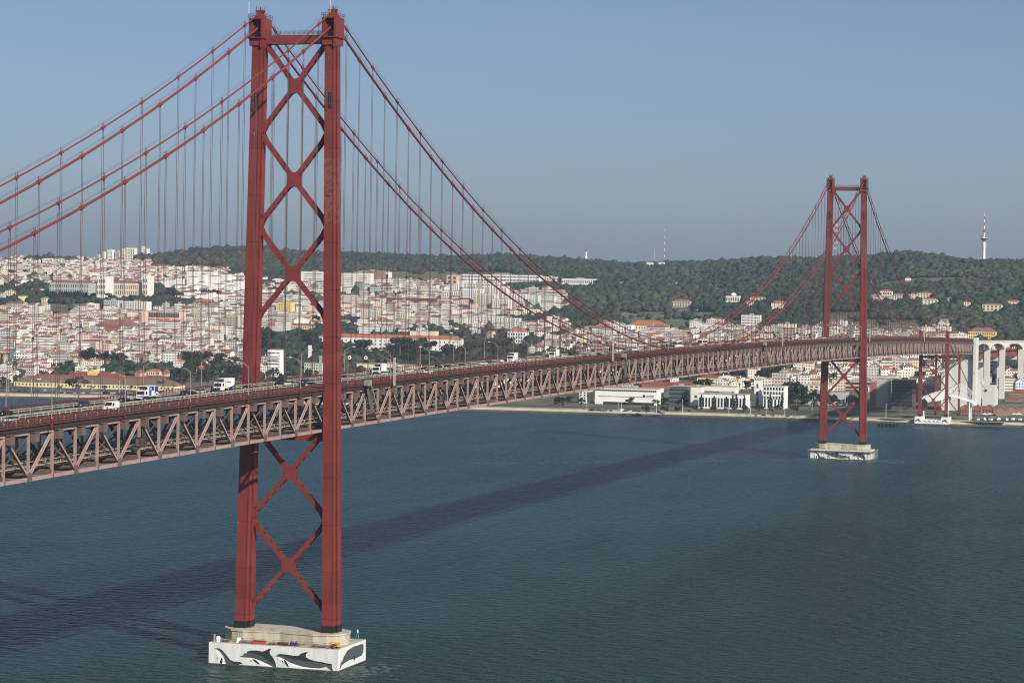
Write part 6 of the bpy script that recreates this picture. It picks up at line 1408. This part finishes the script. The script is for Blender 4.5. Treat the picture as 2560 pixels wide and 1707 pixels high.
lf = np.sin(spots[:,0]*.008+1)+np.sin(spots[:,1]*.011)+.8*np.sin(spots[:,0]*.021+spots[:,1]*.017)
for var in range(6):
    idx = np.arange(var, N, 6); near2 = idx[spots[idx,0] < 99999]; base, bf = (iv1, inf1)
    shp = base*(1+rng.normal(size=(len(base),1))*.27); shp[:,2] *= .85; k = len(idx); m_ = len(base)
    ang = rng.random(k)*6.28; r = spots[idx,3]; c, s = np.cos(ang), np.sin(ang)
    X = spots[idx,0][:,None]+(shp[None,:,0]*c[:,None]-shp[None,:,1]*s[:,None])*r[:,None]; Y = spots[idx,1][:,None]+(shp[None,:,0]*s[:,None]+shp[None,:,1]*c[:,None])*r[:,None]
    hf = rng.uniform(.55,1.2,k); Z = spots[idx,2][:,None]+r[:,None]*.75+shp[None,:,2]*r[:,None]*hf[:,None]+rng.normal(size=(k,m_))*.16*r[:,None]
    VS.append(np.stack([X, Y, Z], -1).reshape(-1, 3)); FS.append((bf[None]+(np.arange(k)*m_)[:,None,None]+nb).reshape(-1, 3)); nb += k*m_
    ti = np.clip((rng.random(k)*3.2+(lf[idx]+1.5)*.9), 0, 5.99).astype(int); col = tones[ti]*rng.uniform(.75,1.4,(k,1)); TS.append(np.repeat(np.concatenate([col, np.ones((k,1))], 1), len(bf)*3, 0))
V3 = np.concatenate(VS).astype('f'); F3 = np.concatenate(FS).astype('i'); T3 = np.concatenate(TS).astype('f')
me = bpy.data.meshes.new('wood'); me.vertices.add(len(V3)); me.vertices.foreach_set('co', V3.ravel()); me.loops.add(F3.size); me.loops.foreach_set('vertex_index', F3.ravel()); me.polygons.add(len(F3)); me.polygons.foreach_set('loop_start', np.arange(0, F3.size, 3, dtype='i')); me.polygons.foreach_set('loop_total', np.full(len(F3), 3, 'i')); me.update(calc_edges=True)
me.materials.append(M['leafs']); ca_ = me.color_attributes.new('tint', 'FLOAT_COLOR', 'CORNER'); ca_.data.foreach_set('color', T3.ravel()); me.validate()
tag(link('wood', me), 'dark green wood covering the hills behind the town', 'wood', kind='stuff')
print('TREES', TC, 'wood crowns', N, 'buildings', len(built))
# ------------------------------------------------------------------ riverside lamps and parked cars
for k, px in enumerate((1467,1545,1553,1641,1706,1822,1876,1917,1962,2030,2050,2070,2215,2252,20,78,152,230,298)):
    dist = 2222 if px > 1000 else 2470; v0 = 1028 if px > 1000 else 980; d_ = ray(px, v0); P = CAM+d_*(dist/np.hypot(d_[0], d_[1]))
    t = thing('quay_lamp', f'tall thin pale lamp post on the north riverside, {ordn(k)} of the row' , 'street lamp', (P[0], P[1], terr(P[0], P[1])), 0, 'lamp posts on the north riverside'); MB().tube([(0,0,0),(0,0,12.5)], [.17,.1], 6).obj('pole', M['white'], t); MB().box(-.8,.8,-.15,.15,12.4,12.6).obj('lamp_head', M['white'], t)
cn_ = ['white','silver','black','dark grey','blue','red','grey']
cc_ = 0; cl_ = {}
for (p0, p1, v, dist, n_) in ((128,330,983,2462,26),(1470,1660,1012,2245,24),(1840,2000,1030,2212,8),(10,120,974,2500,7),(2440,2560,1042,2262,7)):
    for k in range(n_):
        px = p0+(p1-p0)*(k+.5)/n_+rng.normal()*1.2; d_ = ray(px, v); P = CAM+d_*((dist+rng.normal()*3)/np.hypot(d_[0], d_[1])); cn = cn_[int(rng.choice(7, p=[.28,.2,.18,.14,.07,.06,.07]))]
        kd = ['hatch','sedan','estate','van'][int(rng.choice(4, p=[.4,.3,.2,.1]))]; where = 'left riverside road' if px < 400 else ('exhibition hall car park' if px < 1700 else ('promenade by the far tower' if px < 2100 else 'dock at the right edge'))
        t = put_car(kd, cn, P[0], P[1], terr(P[0], P[1])+.08, rng.choice([math.pi/2, 0])+rng.normal()*.05, 'x', f'cars parked on the {where}'); cl_.setdefault((cn, nm_[kd], where), []).append((px, t))
for (cn, kd, where), L_ in cl_.items():
    L_.sort(key=lambda q: q[0])
    for i, (_, t) in enumerate(L_): t['label'] = f'{cn} {kd} parked on the {where}' if len(L_) == 1 else f'{ordn(i)} {cn} {kd} from left parked on the {where}'
HAZE = 5.8e-5
# ------------------------------------------------------------------ haze
hz = bpy.data.materials.new('air_haze'); hz.use_nodes = True; n = hz.node_tree.nodes; n.remove(n['Principled BSDF'])
pv = n.new('ShaderNodeVolumePrincipled'); pv.inputs['Color'].default_value = (.66,.80,1,1); pv.inputs['Density'].default_value = HAZE; pv.inputs['Anisotropy'].default_value = .2
hz.node_tree.links.new(pv.outputs[0], n['Material Output'].inputs['Volume'])
tag(MB().box(-1200, 21500, -9000, 14000, -6, 430).obj('haze', hz), 'thin pale blue haze over the river and the city', 'haze', kind='stuff')
